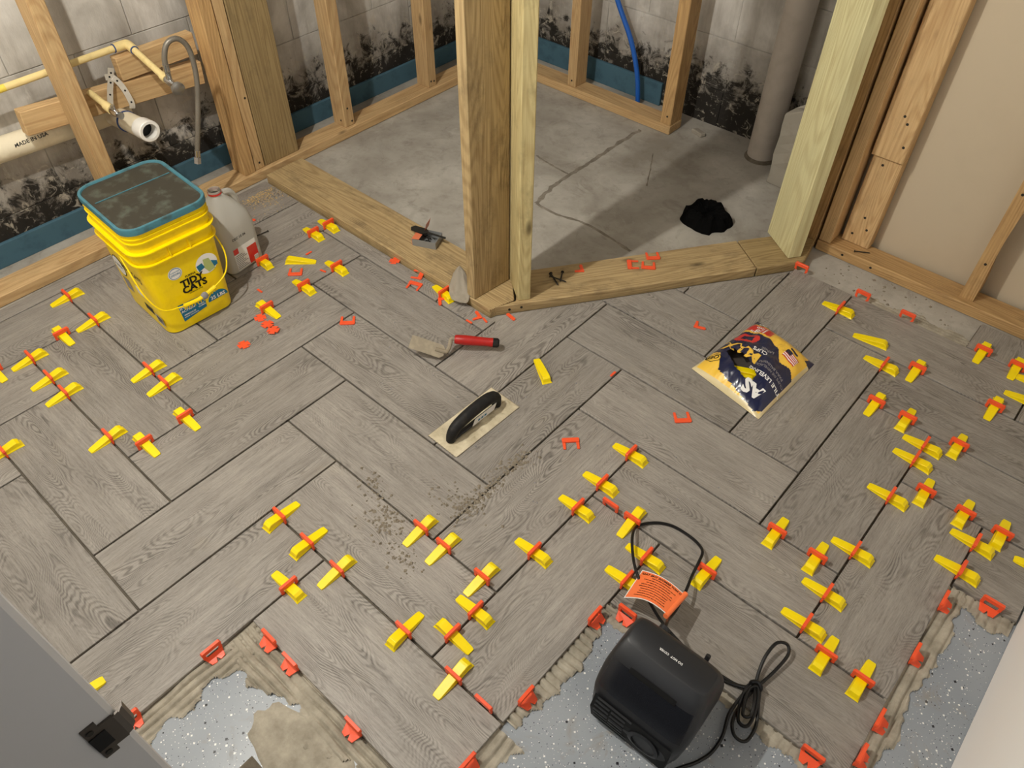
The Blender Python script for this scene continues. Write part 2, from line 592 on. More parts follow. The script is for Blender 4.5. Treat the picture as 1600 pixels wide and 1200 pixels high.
full = {}
bed = MB()
for j in range(-4, 5):
    for i in range(-12, 13):
        for t in 'AB':
            x0, y0, x1, y1 = tile_poly(t, i, j)
            cx, cy = (x0 + x1) / 2, (y0 + y1) / 2
            if cx < -1.3 or cx > 1.85 or cy < -1.15 or cy > 1.86 or (t, i, j) in MISSING: continue
            if t == 'B' and i in (3, 4) or t == 'A' and i >= 3: continue
            if t == 'A' and (i, j) == (2, -1) or (t == 'A' and i == 1 and j == -2): pass
            poly = [(x0, y0), (x1, y0), (x1, y1), (x0, y1)]
            n0 = list(poly)
            poly = clip(poly, -1, 0, 1.028)                    # left plate
            if cx < 0.10: poly = clip(poly, 0, 1, 0.672)       # curb
            elif cx < 0.72: poly = clip(poly, -0.817, 0.577, 0.290)   # diagonal curb
            if cx >= 0.5: poly = clip(poly, 0, 1, 1.668)       # right plate
            poly = clip(poly, 1, 0, 1.672)                     # white wall
            poly = clip(poly, 0, -1, 1.0)
            if len(poly) < 3: continue
            xs, ys = [p[0] for p in poly], [p[1] for p in poly]
            if (max(xs) - min(xs)) < 0.012 or (max(ys) - min(ys)) < 0.012: continue
            rot = 0.0 if t == 'A' else math.pi / 2
            mx, my = sum(xs) / len(xs), sum(ys) / len(ys)
            bed.prism([(p[0] + math.copysign(0.0024, p[0] - mx), p[1] + math.copysign(0.0024, p[1] - my)) for p in poly], ZS + 0.0005, -0.0102)
            dz = random.uniform(-0.0006, 0.0)
            if poly == n0:
                if t not in full:
                    full[t] = make_tile(poly, cx, cy, rot).build('tile', M['tile'], floor, (cx, cy, dz), (0, 0, rot), bevel=0.0009)
                    continue
                link_copy(full[t], 'tile', floor, (cx, cy, dz), (0, 0, rot))
            else:
                make_tile(poly, cx, cy, rot).build('tile', M['tile'], floor, (cx, cy, dz), (0, 0, rot), bevel=0.0009)

tag(bed.build('mortar_layer', M['mortar_dark'], floor), kind='stuff')

# ------------------------------------------------------------------ combed mortar beds on the bare floor


def comb_bed(name, origin, along, out, length, width, ridge_dir, mat, seed, pitch=0.0175, amp=0.0074, base=0.0010, taper=(1, 1)):
    """A strip of notched-trowel mortar beside a tile edge. ridge_dir 0: ridges run along the edge, 1: across it."""
    a, d = Vector(along).normalized(), Vector(out).normalized()
    ns, nt = int(length / (0.0040 if ridge_dir == 0 else 0.0020)), int(width / (0.0017 if ridge_dir == 0 else 0.0035))
    mb = MB()
    idx, vs, fs = {}, [], []
    for si in range(ns + 1):
        s = si / ns * length
        k = si / ns
        lim = width * (taper[0] + (taper[1] - taper[0]) * k) * (0.72 + 0.42 * noise.noise(Vector((s * 14, seed, 1.7))) + 0.16 * noise.noise(Vector((s * 60, seed, 5.7))))
        for ti in range(nt + 1):
            t = ti / nt * width
            if t > lim or lim <= 0: continue
            wob = 0.006 * noise.noise(Vector((s * 9, t * 9, seed + 3)))
            ph = ((t if ridge_dir == 0 else s) + wob) / pitch
            rid = 1.0 - math.exp(-(((ph % 1.0) - 0.5) / 0.17) ** 2) - 0.2 * (ph % 1.0)
            brk = max(0.35, min(1.0, 0.95 + 1.2 * noise.noise(Vector((s * 11, t * 22, seed + 8)))))
            edge = min(1.0, (lim - t) / 0.006)
            h = (base + amp * rid * brk + 0.0012 * noise.noise(Vector((s * 120, t * 120, seed)))) * (0.25 + 0.75 * edge)
            q = Vector((origin[0], origin[1], 0)) + a * s + d * t
            idx[(si, ti)] = len(vs)
            vs.append((q.x, q.y, ZS + 0.001 + max(0.0004, h)))
    for si in range(ns):
        for ti in range(nt):
            c = [(si, ti), (si + 1, ti), (si + 1, ti + 1), (si, ti + 1)]
            if all(q in idx for q in c): fs.append(tuple(idx[q] for q in c))
    mb.add(vs, fs)
    ob = mb.build(name, mat, floor, smooth=True)
    return ob


comb_bed('mortar_bed', (0.400, -0.402), (0, -1, 0), (1, 0, 0), 0.45, 0.105, 0, M['mortar'], 1.0, taper=(1.0, 0.85))
comb_bed('mortar_bed', (0.415, -0.400), (1, 0, 0), (0, -1, 0), 0.56, 0.115, 0, M['mortar'], 4.2, 0.019, 0.0076, 0.0010, taper=(0.95, 0.9))
comb_bed('mortar_bed', (0.962, 0.146), (0, -1, 0), (1, 0, 0), 0.34, 0.065, 1, M['mortar'], 9.1, 0.019)
comb_bed('mortar_bed', (0.962, -0.215), (0, -1, 0), (1, 0, 0), 0.22, 0.085, 0, M['mortar'], 13.1, 0.022, 0.0076, 0.001)
comb_bed('mortar_bed', (0.975, 0.158), (1, 0, 0), (0, -1, 0), 0.55, 0.05, 1, M['mortar'], 17.7, 0.02, 0.002, 0.0014)
comb_bed('mortar_bed', (1.522, 0.708), (0, -1, 0), (1, 0, 0), 0.62, 0.085, 0, M['mortar'], 21.3, 0.022, 0.0076, 0.001, taper=(1.0, 0.7))
comb_bed('mortar_bed', (1.536, 0.720), (1, 0, 0), (0, -1, 0), 0.135, 0.07, 1, M['mortar'], 25.9, 0.02, 0.0035, 0.002)
comb_bed('mortar_bed', (0.93, 1.526), (1, 0, 0), (0, 1, 0), 0.40, 0.075, 0, M['mortar'], 29.4, 0.013, 0.0022, 0.0012)
# smeared lump where two combed beds meet
mb = MB()
mb.loft([[(0.725 + 0.15 * s * math.cos(a) * (1 + 0.25 * noise.noise(Vector((math.cos(a) * 2, math.sin(a) * 2, 3)))), -0.515 + 0.065 * s * math.sin(a) * (1 + 0.3 * noise.noise(Vector((math.cos(a) * 3, math.sin(a) * 3, 7)))), ZS + 0.001 + h)
          for a in (2 * math.pi * k / 40 for k in range(40))] for s, h in ((1, 0), (0.96, 0.0016), (0.88, 0.0030), (0.78, 0.0022), (0.66, 0.0038), (0.5, 0.0028), (0.35, 0.0042), (0.2, 0.003), (0.05, 0.004))], False, True)
mb.build('mortar_smear', M['mortar'], floor, smooth=True)

# ------------------------------------------------------------------ block walls
XL, YB = -1.262, 2.20


def block_wall(name, side, u0, u1, label):
    """side 'x': plane x = XL facing +X, u along y ; side 'y': plane y = YB facing -Y, u along x"""
    def put(a, b, z0, z1, d0, d1):
        return (XL - d1, XL - d0, a, b, z0, z1) if side == 'x' else (a, b, YB + d0, YB + d1, z0, z1)
    w = MB().box(*put(u0, u1, -0.1, 2.4, 0.004, 0.12)).build(name, M['joint'])
    tag(w, label, 'wall', kind='structure')
    row, z = 0, ZS - 0.05
    while z < 1.0:
        u = u0 - (0.2 if row % 2 else 0.0) + 0.07
        while u < u1:
            a, b = max(u + 0.0012, u0), min(u + 0.3988, u1)
            if b - a > 0.03:
                MB().box(*put(a, b, z + 0.0012, z + 0.2 - 0.0012, random.uniform(-0.0010, 0.0010), 0.03)).build('block', M['block'], w, bevel=0.0015)
            u += 0.4
        z += 0.2
        row += 1
    MB().box(*put(u0, u1, z + 0.002, 2.4, 0.0, 0.05)).build('upper_wall_face', M['block'], w)
    return w


block_wall('wall_left', 'x', -1.0, YB, 'stained grey concrete block wall with black mould on the left')
block_wall('wall_back', 'y', XL, 0.95, 'stained concrete block wall behind the shower corner')

w = MB().box(0.60, 2.0, 1.805, 1.82, ZS, 2.4).build('wall_right', M['drywall'])
tag(w, 'tan drywall sheet behind the right-hand studs', 'wall', kind='structure')
w = MB().box(1.677, 1.80, -0.62, 1.66, ZS, 2.4).build('wall_entry', M['white_paint'], bevel=0.003)
tag(w, 'white painted wall at the lower right edge', 'wall', kind='structure')
w = MB().box(-1.3, 0.86, -1.02, -0.93, ZS, 2.4).build('wall_front', M['white_paint'])
tag(w, 'painted wall beside the doorway, left of the camera', 'wall', kind='structure')

# door jamb with its strike plate, close to the camera at the lower left
jm = MB()
jm.box(0.930, 0.95, -0.735, -0.657, ZS, 2.05)
door = jm.build('door_1', M['jamb'], bevel=0.004)
tag(door, 'grey-white painted door jamb in the lower left foreground', 'door frame', kind='structure')
MB().box(0.90, 0.957, -0.93, -0.737, ZS, 2.05).build('door_stop', M['jamb'], door, bevel=0.004)
sp = MB()
lip = [Vector((0.9515, -0.684, 0)), Vector((0.9520, -0.672, 0)), Vector((0.9525, -0.660, 0)), Vector((0.9515, -0.655, 0)), Vector((0.948, -0.651, 0)), Vector((0.943, -0.649, 0))]
n = len(lip)
for z0, z1, k0 in ((0.897, 0.955, 0),):
    for k in range(n - 1):
        a, b = lip[k], lip[k + 1]
        zz0, zz1 = (z0, z1) if k < 1 else (z0 + 0.006 + 0.002 * k, z1 - 0.006 - 0.002 * k)
        sp.add([(a.x, a.y, zz0), (b.x, b.y, zz0), (b.x, b.y, zz1), (a.x, a.y, zz1), (a.x - 0.002, a.y, zz0), (b.x - 0.002, b.y, zz0), (b.x - 0.002, b.y, zz1), (a.x - 0.002, a.y, zz1)],
               [(0, 1, 2, 3), (7, 6, 5, 4), (0, 4, 5, 1), (3, 2, 6, 7), (1, 5, 6, 2), (0, 3, 7, 4)])
plate = sp.build('strike_plate', M['strike'], door, smooth=True)
MB().box(0.9522, 0.9528, -0.684, -0.670, 0.914, 0.938).build('latch_hole', M['black_deep'], plate)
for zz in (0.905, 0.947):
    MB().tube([(0.951, -0.679, zz), (0.9530, -0.679, zz)], 0.0030, 10).build('screw_head', M['nail'], plate)

# blue sealed strip low on both block walls
tag(MB().box(XL + 0.002, XL + 0.016, -1.0, YB - 0.02, ZS, 0.066).build('trim_1', M['blue'], bevel=0.002), 'blue foam strip along the foot of the left block wall', 'trim', kind='structure')
tag(MB().box(XL + 0.02, -0.27, YB - 0.016, YB - 0.002, ZS, 0.085).build('trim_2', M['blue'], bevel=0.002), 'blue foam strip along the foot of the back block wall', 'trim', kind='structure')

# ================================================================== lumber
ZP = ZS + 0.001                       # underside of plates
ZT = 0.024                            # top of plates


def lumber(name, label, cat, L, w, t, Mx, mat, group=None, bevel=0.0025):
    o = MB().box(-L / 2, L / 2, -w / 2, w / 2, -t / 2, t / 2).build(name, mat, bevel=bevel)
    o.matrix_world = Mx
    return tag(o, label, cat, group)


def lying(name, label, p0, p1, w, mat, z0=ZP, z1=ZT, group=None, cat='bottom plate', bevel=0.0025):
    p0, p1 = Vector((p0[0], p0[1], 0)), Vector((p1[0], p1[1], 0))
    d = p1 - p0
    c = (p0 + p1) / 2
    return lumber(name, label, cat, d.length, w, z1 - z0, axes(d, (-d.y, d.x, 0), (c.x, c.y, (z0 + z1) / 2)), mat, group, bevel)


def stud(name, label, x0, x1, y0, y1, mat, z0=ZT + 0.0005, z1=2.2, rz=0.0, group='wall studs', cat='stud', c=None):
    """upright board; x0..x1 / y0..y1 are its plan extents before the turn rz about its centre"""
    cx, cy = ((x0 + x1) / 2, (y0 + y1) / 2) if c is None else c
    xa, ya = Vector((0, 0, 1)), Vector((math.cos(rz), math.sin(rz), 0))
    return lumber(name, label, cat, z1 - z0, x1 - x0, y1 - y0, axes(xa, ya, (cx, cy, (z0 + z1) / 2)), mat, group)


lying('bottom_plate', 'pine bottom plate along the left block wall', (-1.098, -0.95), (-1.098, 1.99), 0.09, M['pine'], group='wall bottom plates')
lying('bottom_plate', 'pine bottom plate along the back wall of the shower', (-1.05, 2.045), (-0.098, 2.045), 0.09, M['pine'], group='wall bottom plates')
lying('bottom_plate', 'worn pine bottom plate along the right drywall', (0.705, 1.737), (1.66, 1.737), 0.09, M['pine_old'], group='wall bottom plates')
o = MB().prism([(-0.57, -0.0825), (0.569, -0.0825), (0.593, 0.004), (0.516, 0.0825), (-0.57, 0.0825)], ZP, ZT).build('shower_curb', M['treated'], None, (-0.45, 0.762, 0), bevel=0.0025)
tag(o, 'wide treated board curb running from left wall to corner post', 'curb')
# diagonal curb, cut square at the far joint, angled at the near end
dg = Vector((0.577, 0.817, 0))
nr = Vector((0.817, -0.577, 0))
def dpt(s, t): return (0.135 + dg.x * s + nr.x * t, 0.715 + dg.y * s + nr.y * t)
mb = MB().prism([dpt(-0.020, 0), dpt(0.855, 0), dpt(0.855, -0.155), dpt(0.100, -0.155), (0.072, 0.8605), (0.1495, 0.7665)], ZP, ZT)
c0 = Vector((0.38, 1.06, 0))
Md = axes(dg, (-dg.y, dg.x, 0), (c0.x, c0.y, 0))
inv = Md.inverted()
mb.v = [tuple(inv @ Vector(q)) for q in mb.v]
o = mb.build('diagonal_curb', M['treated'], bevel=0.003)
o.matrix_world = Md
tag(o, 'treated board curb set diagonally between corner post and green post', 'curb')
mb = MB().prism([dpt(0.859, 0), dpt(1.025, 0), (0.70, 1.685), (0.635, 1.685), dpt(0.859, -0.155)], ZP, ZT)
mb.v = [tuple(inv @ Vector(q)) for q in mb.v]
o = mb.build('curb_end_block', M['treated_brown'], bevel=0.003)
o.matrix_world = Md
tag(o, 'short angled wooden block at the far end of diagonal curb', 'wood block')

G = 'studs of the left wall'
stud('wall_stud', 'pine stud standing behind the yellow bucket', -1.142, -1.053, 0.136, 0.182, M['pine'], group=G)
stud('wall_stud', 'thick aged pine stud left of the two at the wide board', -1.142, -1.064, 0.620, 0.668, M['pine_old'], group=G)
stud('wall_stud', 'narrow pine stud squeezed between thick stud and wide board', -1.125, -1.068, 0.672, 0.712, M['pine'], group=G)
stud('wide_stud', 'wide brown treated board standing where curb meets left wall', -1.112, -1.070, 0.716, 0.872, M['treated_brown'], group=G)
stud('wall_stud', 'pine stud on left wall, first behind the curb', -1.142, -1.068, 1.106, 1.154, M['pine'], group=G)
stud('wall_stud', 'pine stud on left wall, nearest the far corner', -1.142, -1.068, 1.574, 1.622, M['pine'], group=G)
G = 'studs of the back wall'
stud('wall_stud', 'pine back wall stud left of the blue pipe', -0.644, -0.598, 2.010, 2.088, M['pine'], group=G)
stud('wall_stud', 'pine back wall stud at plate end, right of the blue pipe', -0.150, -0.100, 2.004, 2.088, M['pine_old'], group=G)
G = 'studs of the shower corner'
stud('corner_post', 'wide treated post at the shower corner, left of the pair', -0.018, 0.018, -0.073, 0.073, M['treated'], group=G, cat='post', rz=math.radians(-6), c=(0.042, 0.756))
stud('corner_post', 'narrower treated post on diagonal curb, right of the pair', -0.075, 0.075, -0.020, 0.020, M['treated_pale'], rz=math.atan2(nr.y, nr.x), group=G, cat='post', c=(0.1075, 0.8265))
stud('green_post', 'pale green treated post at far end of diagonal curb', -0.076, 0.076, -0.024, 0.024, M['treated_green'], rz=math.atan2(nr.y, nr.x), group=G, cat='post', c=(0.632, 1.590))
G = 'studs of the right wall'
stud('wall_stud', 'dark shaded stud directly behind the green post', 0.654, 0.698, 1.692, 1.78, M['pine_old'], z0=ZP, group=G)
stud('wall_stud', 'dark pine stud between green post and wide pine board', 0.706, 0.747, 1.697, 1.78, M['pine'], group=G)
stud('wide_stud', 'wide pine board flat against the drywall, lower length', 0.762, 0.856, 1.752, 1.80, M['pine'], z1=0.345, group=G)
stud('wide_stud', 'wide pine board flat against the drywall, upper overlapping length', 0.757, 0.856, 1.740, 1.80, M['pine'], z0=0.347, group=G)
# bark-edged stud at the right
mb = MB()
rings = []
for k in range(40):
    z = ZT + 0.0005 + (2.2 - ZT) * k / 39 * (1 if k > 20 else 1)
    wn = 0.010 * max(0, noise.noise(Vector((z * 6, 2.2, 0)))) + 0.012 * max(0.0, 1 - abs(z - 0.22) / 0.16)
    x0, x1, y0, y1 = 1.174, 1.216, 1.716, 1.792
    rings.append([(z, x0, y0), (z, x1 - wn * 0.4, y0), (z, x1 - wn, y0 + 0.012), (z, x1 - wn * 1.5, y0 + 0.04), (z, x1 - wn, y1), (z, x0, y1)])
mb.loft(rings)
mb.v = [(q[0] - 1.1, q[1] - 1.195, q[2] - 1.754) for q in mb.v]
o = mb.build('wall_stud', M['pine_old'])
o.matrix_world = Matrix(((0, 1, 0, 1.195), (0, 0, 1, 1.754), (1, 0, 0, 1.1), (0, 0, 0, 1)))
tag(o, 'stud with rough bark edge at the far right', 'stud', G)
# blocking between studs on the left wall
lumber('blocking_board', 'lower pine blocking board behind the plumbing', 'board', 0.60, 0.075, 0.038, axes((0, 1, -0.075), (0, 0.075, 1), (-1.164, 0.315, 0.420)), M['pine'], 'blocking behind the plumbing')
lumber('blocking_board', 'upper pine blocking board beside the thick stud', 'board', 0.272, 0.072, 0.038, axes((0, 1, 0), (0, 0, 1), (-1.164, 0.480, 0.496)), M['pine'], 'blocking behind the plumbing')


def nail_heads(o, pts, nrm):
    """dark nail heads set in a board; pts and normal in world space"""
    inv_ = o.matrix_world.inverted()
    nv_ = Vector(nrm).normalized()
    for p in pts:
        p = Vector(p)
        MB().tube([inv_ @ (p - nv_ * 0.001), inv_ @ (p + nv_ * 0.0007)], 0.0044, 8).build('nail_head', M['nail'], o)


def by_label(t): return next(q for q in COL.objects if q.get('label') == t)


nail_heads(by_label('pine stud on left wall, first behind the curb'), [(-1.068, 1.142, 0.042), (-1.068, 1.128, 0.10), (-1.09, 1.106, 0.05)], (1, 0, 0))
nail_heads(by_label('pine stud on left wall, nearest the far corner'), [(-1.068, 1.590, 0.050), (-1.068, 1.608, 0.046)], (1, 0, 0))
nail_heads(by_label('narrow pine stud squeezed between thick stud and wide board'), [(-1.068, 0.692, 0.05), (-1.068, 0.70, 0.30)], (1, 0, 0))
nail_heads(by_label('wide treated post at the shower corner, left of the pair'), [(0.0525, 0.712, 0.075)], (0.995, -0.1, 0))
nail_heads(by_label('pine back wall stud at plate end, right of the blue pipe'), [(-0.12, 2.004, 0.06)], (0, -1, 0))
nail_heads(by_label('pine back wall stud left of the blue pipe'), [(-0.62, 2.010, 0.05)], (0, -1, 0))
nail_heads(by_label('wide pine board flat against the drywall, lower length'), [(0.79, 1.752, 0.06), (0.83, 1.752, 0.09), (0.81, 1.752, 0.13), (0.80, 1.752, 0.32)], (0, -1, 0))
nail_heads(by_label('wide pine board flat against the drywall, upper overlapping length'), [(0.84, 1.740, 0.40), (0.825, 1.740, 0.47), (0.81, 1.740, 0.49)], (0, -1, 0))
nail_heads(by_label('worn pine bottom plate along the right drywall'), [(0.90, 1.692, 0.006), (0.80, 1.692, 0.008)], (0, -1, 0))
nail_heads(by_label('treated board curb set diagonally between corner post and green post'), [(0.150, 0.7355, 0.006), (0.172, 0.767, 0.008)], (0.817, -0.577, 0))
nail_heads(by_label('stud with rough bark edge at the far right'), [(1.19, 1.716, 0.40), (1.195, 1.716, 0.16)], (0, -1, 0))


def seam(pts, w, seed):
    pts = cr([(p[0], p[1], 0) for p in pts], 10)
    mb = MB()
    vs, fs = [], []
    for i, p in enumerate(pts):
        t = (pts[min(i + 1, len(pts) - 1)] - pts[max(i - 1, 0)]).normalized()
        nv_ = Vector((-t.y, t.x, 0))
        a = w * (0.7 + 0.8 * noise.noise(Vector((i * 0.45, seed, 0))))
        b = w * (0.7 + 0.8 * noise.noise(Vector((i * 0.45, seed, 9))))
        z = ZS
        vs += [p + nv_ * max(a, 0.001) + Vector((0, 0, z + 0.0002)), p + Vector((0, 0, z + 0.0016 + 0.001 * noise.noise(Vector((i * 0.9, seed, 4))))), p - nv_ * max(b, 0.001) + Vector((0, 0, z + 0.0002))]
    for i in range(len(pts) - 1):
        q = i * 3
        fs += [(q, q + 3, q + 4, q + 1), (q + 1, q + 4, q + 5, q + 2)]
    mb.add(vs, fs)
    mb.build('patched_crack', M['seam'], floor, wn=False)


seam([(-0.212, 1.959), (-0.214, 1.783), (-0.21, 1.629), (-0.214, 1.493), (-0.207, 1.368), (-0.183, 1.258)], 0.012, 1.0)
seam([(-0.4, 1.514), (-0.31, 1.5), (-0.214, 1.493)], 0.006, 5.0)
seam([(-0.065, 1.838), (-0.005, 1.733), (0.052, 1.626)], 0.0035, 8.0)
seam([(-0.183, 1.258), (-0.083, 1.255), (0.044, 1.28), (0.243, 1.254)], 0.008, 12.0)

# ================================================================== tile leveling wedges and clips
# x, y of the clip on its joint, heading tip-to-heel in degrees, joint axis, where it lies
WEDGES = [
    (-0.921, -0.150, 87, 'y', 'closest to the left wall plate, beside the bucket'),
    (-0.754, -0.150, 89, 'y', 'between bucket and left wall plate, nearest the bucket'),
    (-0.765, -0.245, -179, 'x', 'pointing down-right in the cluster left of the bucket'),
    (-0.737, -0.355, 90, 'y', 'topmost of three parallel ones at the far left'),
    (-0.620, -0.355, 90, 'y', 'middle of three parallel ones at the far left'),
    (-0.533, -0.355, 91, 'y', 'lowest of three parallel ones at the far left'),
    (-0.765, -0.447, -177, 'x', 'cut by left edge beside three parallel ones'),
    (-0.441, -0.150, 89, 'y', 'left of the pair in front of the bucket'),
    (-0.361, -0.150, 91, 'y', 'right of the pair in front of the bucket'),
    (-0.205, -0.181, -179, 'x', 'pointing down-right just below the pair before the bucket'),
    (-0.296, -0.355, 92, 'y', 'pointing down-left, left of two beside a tile corner'),
    (-0.205, -0.301, -179, 'x', 'pointing down-right, right of two beside a tile corner'),
    (-0.456, -0.560, 89, 'y', 'cut by left edge, midway down the photo'),
    (0.242, -0.205, -87, 'y', 'top of the diagonal trio left of centre'),
    (0.350, -0.205, -88, 'y', 'middle of the diagonal trio left of centre'),
    (0.459, -0.205, 90, 'y', 'lowest of the diagonal trio left of centre'),
    (0.410, -0.305, 1, 'x', 'pointing up-left below the diagonal trio left of centre'),
    (0.522, 0.000, 91, 'y', 'beside the mortar crumbs, nearest the notched trowel'),
    (0.598, 0.000, 89, 'y', 'just right of the one beside the mortar crumbs'),
    (0.720, 0.000, 89, 'y', 'topmost of the bottom-centre group'),
    (0.765, -0.068, 0, 'x', 'pointing up-left, touching the topmost of the bottom-centre group'),
    (0.765, -0.140, 179, 'x', 'pointing down-right inside the bottom-centre group'),
    (0.681, -0.205, -87, 'y', 'leftmost of the bottom-centre group'),
    (0.832, -0.205, 91, 'y', 'lowest of the bottom-centre group'),
    (0.765, 0.521, 0, 'x', 'first and farthest of the row descending above the heater'),
    (0.765, 0.395, 0, 'x', 'second of the row descending above the heater'),
    (0.765, 0.297, -1, 'x', 'third of the row descending above the heater'),
    (0.765, 0.132, 0, 'x', 'last and nearest of the row left of the heater'),
    (0.886, 0.355, 92, 'y', 'just left of the top of the cord loop'),
    (0.970, 0.295, 0, 'x', 'lying inside the heater cord loop'),
    (0.970, 0.215, 0, 'x', 'partly covered by the orange warning tag'),
    (1.095, 0.355, -91, 'y', 'crossed by the right side of the cord loop'),
    (1.163, 0.560, -89, 'y', 'alone at a tile corner right of the cord loop'),
    (1.267, 0.560, -89, 'y', 'second along the joint right of the cord loop'),
    (1.326, 0.636, -1, 'x', 'pointing up-left beside the second joint one'),
    (1.326, 0.489, -2, 'x', 'upper of two parallel ones above the coiled cord'),
    (1.326, 0.391, -1, 'x', 'lower of two parallel ones above the coiled cord'),
    (1.389, 0.355, -90, 'y', 'pointing up-right, nearest the coiled cord'),
    (1.471, 0.355, -90, 'y', 'nearest the bottom right bare floor'),
    (1.326, 0.843, -3, 'x', 'pointing up-left, lower left of the right-hand cluster'),
    (1.385, 0.916, -88, 'y', 'pointing up-right in the middle of right-hand cluster'),
    (1.326, 0.997, -4, 'x', 'lower of the touching parallel two, right-hand cluster'),
    (1.326, 1.061, -2, 'x', 'upper of the touching parallel two, right-hand cluster'),
    (1.393, 1.121, -90, 'y', 'right of the touching parallel two, right-hand cluster'),
    (1.254, 1.121, -90, 'y', 'above the touching parallel two, right-hand cluster'),
    (1.166, 1.121, 89, 'y', 'between the torn bag and the right-hand cluster'),
    (1.200, 1.326, 90, 'y', 'right of the crossing pair below the loose one'),
    (1.121, 1.279, -3, 'x', 'pointing left, just below the loose wedge at right'),
    (0.916, 1.427, -1, 'x', 'farthest right-hand one, behind the torn bag'),
    (1.317, 1.531, 90, 'y', 'near the leaning right stud, inner one'),
    (1.414, 1.531, 91, 'y', 'near the leaning right stud, at the right edge'),
    (1.418, 1.326, 90, 'y', 'at the upper right, below the leaning stud pair'),
    (1.482, 0.916, -91, 'y', 'upright left of the lower right edge trio'),
    (1.570, 0.916, -89, 'y', 'upright nearest the right edge, lower right'),
    (1.531, 0.847, -4, 'x', 'slanting under two upright ones, lower right edge'),
    (1.531, 0.751, -2, 'x', 'lowest slanting one, above the right bare floor'),
    (-0.615, 0.644, -2, 'x', 'nearest the wooden curb, farthest back'),
    (-0.615, 0.578, -2, 'x', 'second farthest back, near the wooden curb'),
    (-0.615, 0.367, -2, 'x', 'just right of the plastic jug'),
    (-0.410, 0.511, 0, 'x', 'right of the loose one near the jug'),
    (-0.410, 0.378, 0, 'x', 'below the loose one near the jug'),
    (-0.410, 0.235, -178, 'x', 'right of the bucket base, above the red discs'),
    (-0.055, 0.653, -10, 'x', 'half under the grey rag by the curb end'),
]
LOOSE_WEDGES = [
    (-0.185, -0.762, -170, 'loose yellow wedge, only its tip showing at lower left edge'),
    (0.290, -0.745, -92, 'loose yellow wedge, only its tip showing beside the door jamb'),
    (-0.531, 0.451, -139, 'loose yellow wedge lying on its own near the plastic jug'),
    (0.398, 0.599, -32, 'loose yellow wedge alone in the open middle of the floor'),
    (1.053, 1.358, 8, 'loose yellow wedge lying right of the torn bag'),
    (1.475, 1.414, 1, 'loose yellow wedge at right edge, below the upright pair'),
    (1.470, 1.502, 4, 'loose yellow wedge tip at right edge, touching an upright one'),
    (1.670, 0.877, 4, 'loose yellow wedge barely showing at the lower right edge'),
]
BARE_CLIPS = [
    (0.918, -0.205, 'y', 0, 'bare orange-red clip without wedge in the bottom-centre joint'),
    (0.410, -0.507, 'x', 1, 'orange-red clip with open window on the combed mortar, lower left'),
    (0.410, -0.698, 'x', 1, 'orange-red clip half hidden beside the door jamb latch plate'),
    (0.480, -0.410, 'y', -1, 'upper of two close orange-red clips at the combed mortar'),
    (0.555, -0.410, 'y', -1, 'lower of two close orange-red clips at the combed mortar'),
    (0.755, -0.410, 'y', -1, 'orange-red clip alone on the tile edge at bottom left'),
    (0.970, -0.309, 'x', 1, 'orange-red clip cut by the bottom edge, bottom centre'),
    (0.970, -0.136, 'x', 1, 'orange-red clip at tile edge left of the heater'),
    (0.970, 0.097, 'x', 1, 'orange-red clip on the tile edge above the heater, left one'),
    (1.019, 0.150, 'y', -1, 'orange-red clip under the corner of the warning tag'),
    (1.462, 0.150, 'y', -1, 'orange-red clip at bottom edge right of the heater'),
    (1.531, 0.211, 'x', 1, 'orange-red clip at the bottom edge, on the right tile end'),
    (1.531, 0.299, 'x', 1, 'orange-red clip at right tile end, above the bottom one'),
    (1.531, 0.647, 'x', 1, 'upper of two orange-red clips along the right mortar ridges'),
    (1.531, 0.483, 'x', 1, 'lower of two orange-red clips along the right mortar ridges'),
    (1.615, 0.711, 'y', -1, 'orange-red clip with open window at the far right tile'),
    (0.732, 1.531, 'y', 0, 'orange-red bridge clip beside the green post foot'),
    (0.943, 1.531, 'y', 0, 'middle orange-red bridge clip along the bare concrete strip'),
    (1.088, 1.531, 'y', 0, 'right orange-red bridge clip along the bare concrete strip'),
    (0.822, 0.355, 'y', 0, 'bare orange-red clip leaning in the joint above the cord'),
]


def wedge_mesh():
    """local: tip at x = -0.056, heel at x = +0.046, clip at x = 0, on z = 0"""
    mb = MB()
    st = [(-0.0555, 0.0082, 0.0088, 0.0034), (-0.050, 0.0098, 0.0106, 0.0046), (-0.020, 0.0108, 0.0122, 0.0104), (0.0, 0.0110, 0.0128, 0.0142),
          (0.028, 0.0112, 0.0134, 0.0192), (0.0335, 0.0112, 0.0136, 0.0196)]
    rings = []
    for x, wt, wb, h in st:
        rings.append([(x, -wb, 0.0004), (x, -wt, h * 0.30), (x, -wt, h * 0.93), (x, -wt * 0.9, h), (x, wt * 0.9, h), (x, wt, h * 0.93), (x, wt, h * 0.30), (x, wb, 0.0004)])
    x, wt, wb, h = 0.0440, 0.0112, 0.0150, 0.0120
    rings.append([(x + 0.0030, -wb, 0.0004), (x, -wt, 0.0045), (x - 0.002, -wt, 0.0125), (x - 0.0035, -wt * 0.8, 0.0150), (x - 0.0035, wt * 0.8, 0.0150), (x - 0.002, wt, 0.0125), (x, wt, 0.0045), (x + 0.0030, wb, 0.0004)])
    mb.loft(rings)
    return mb


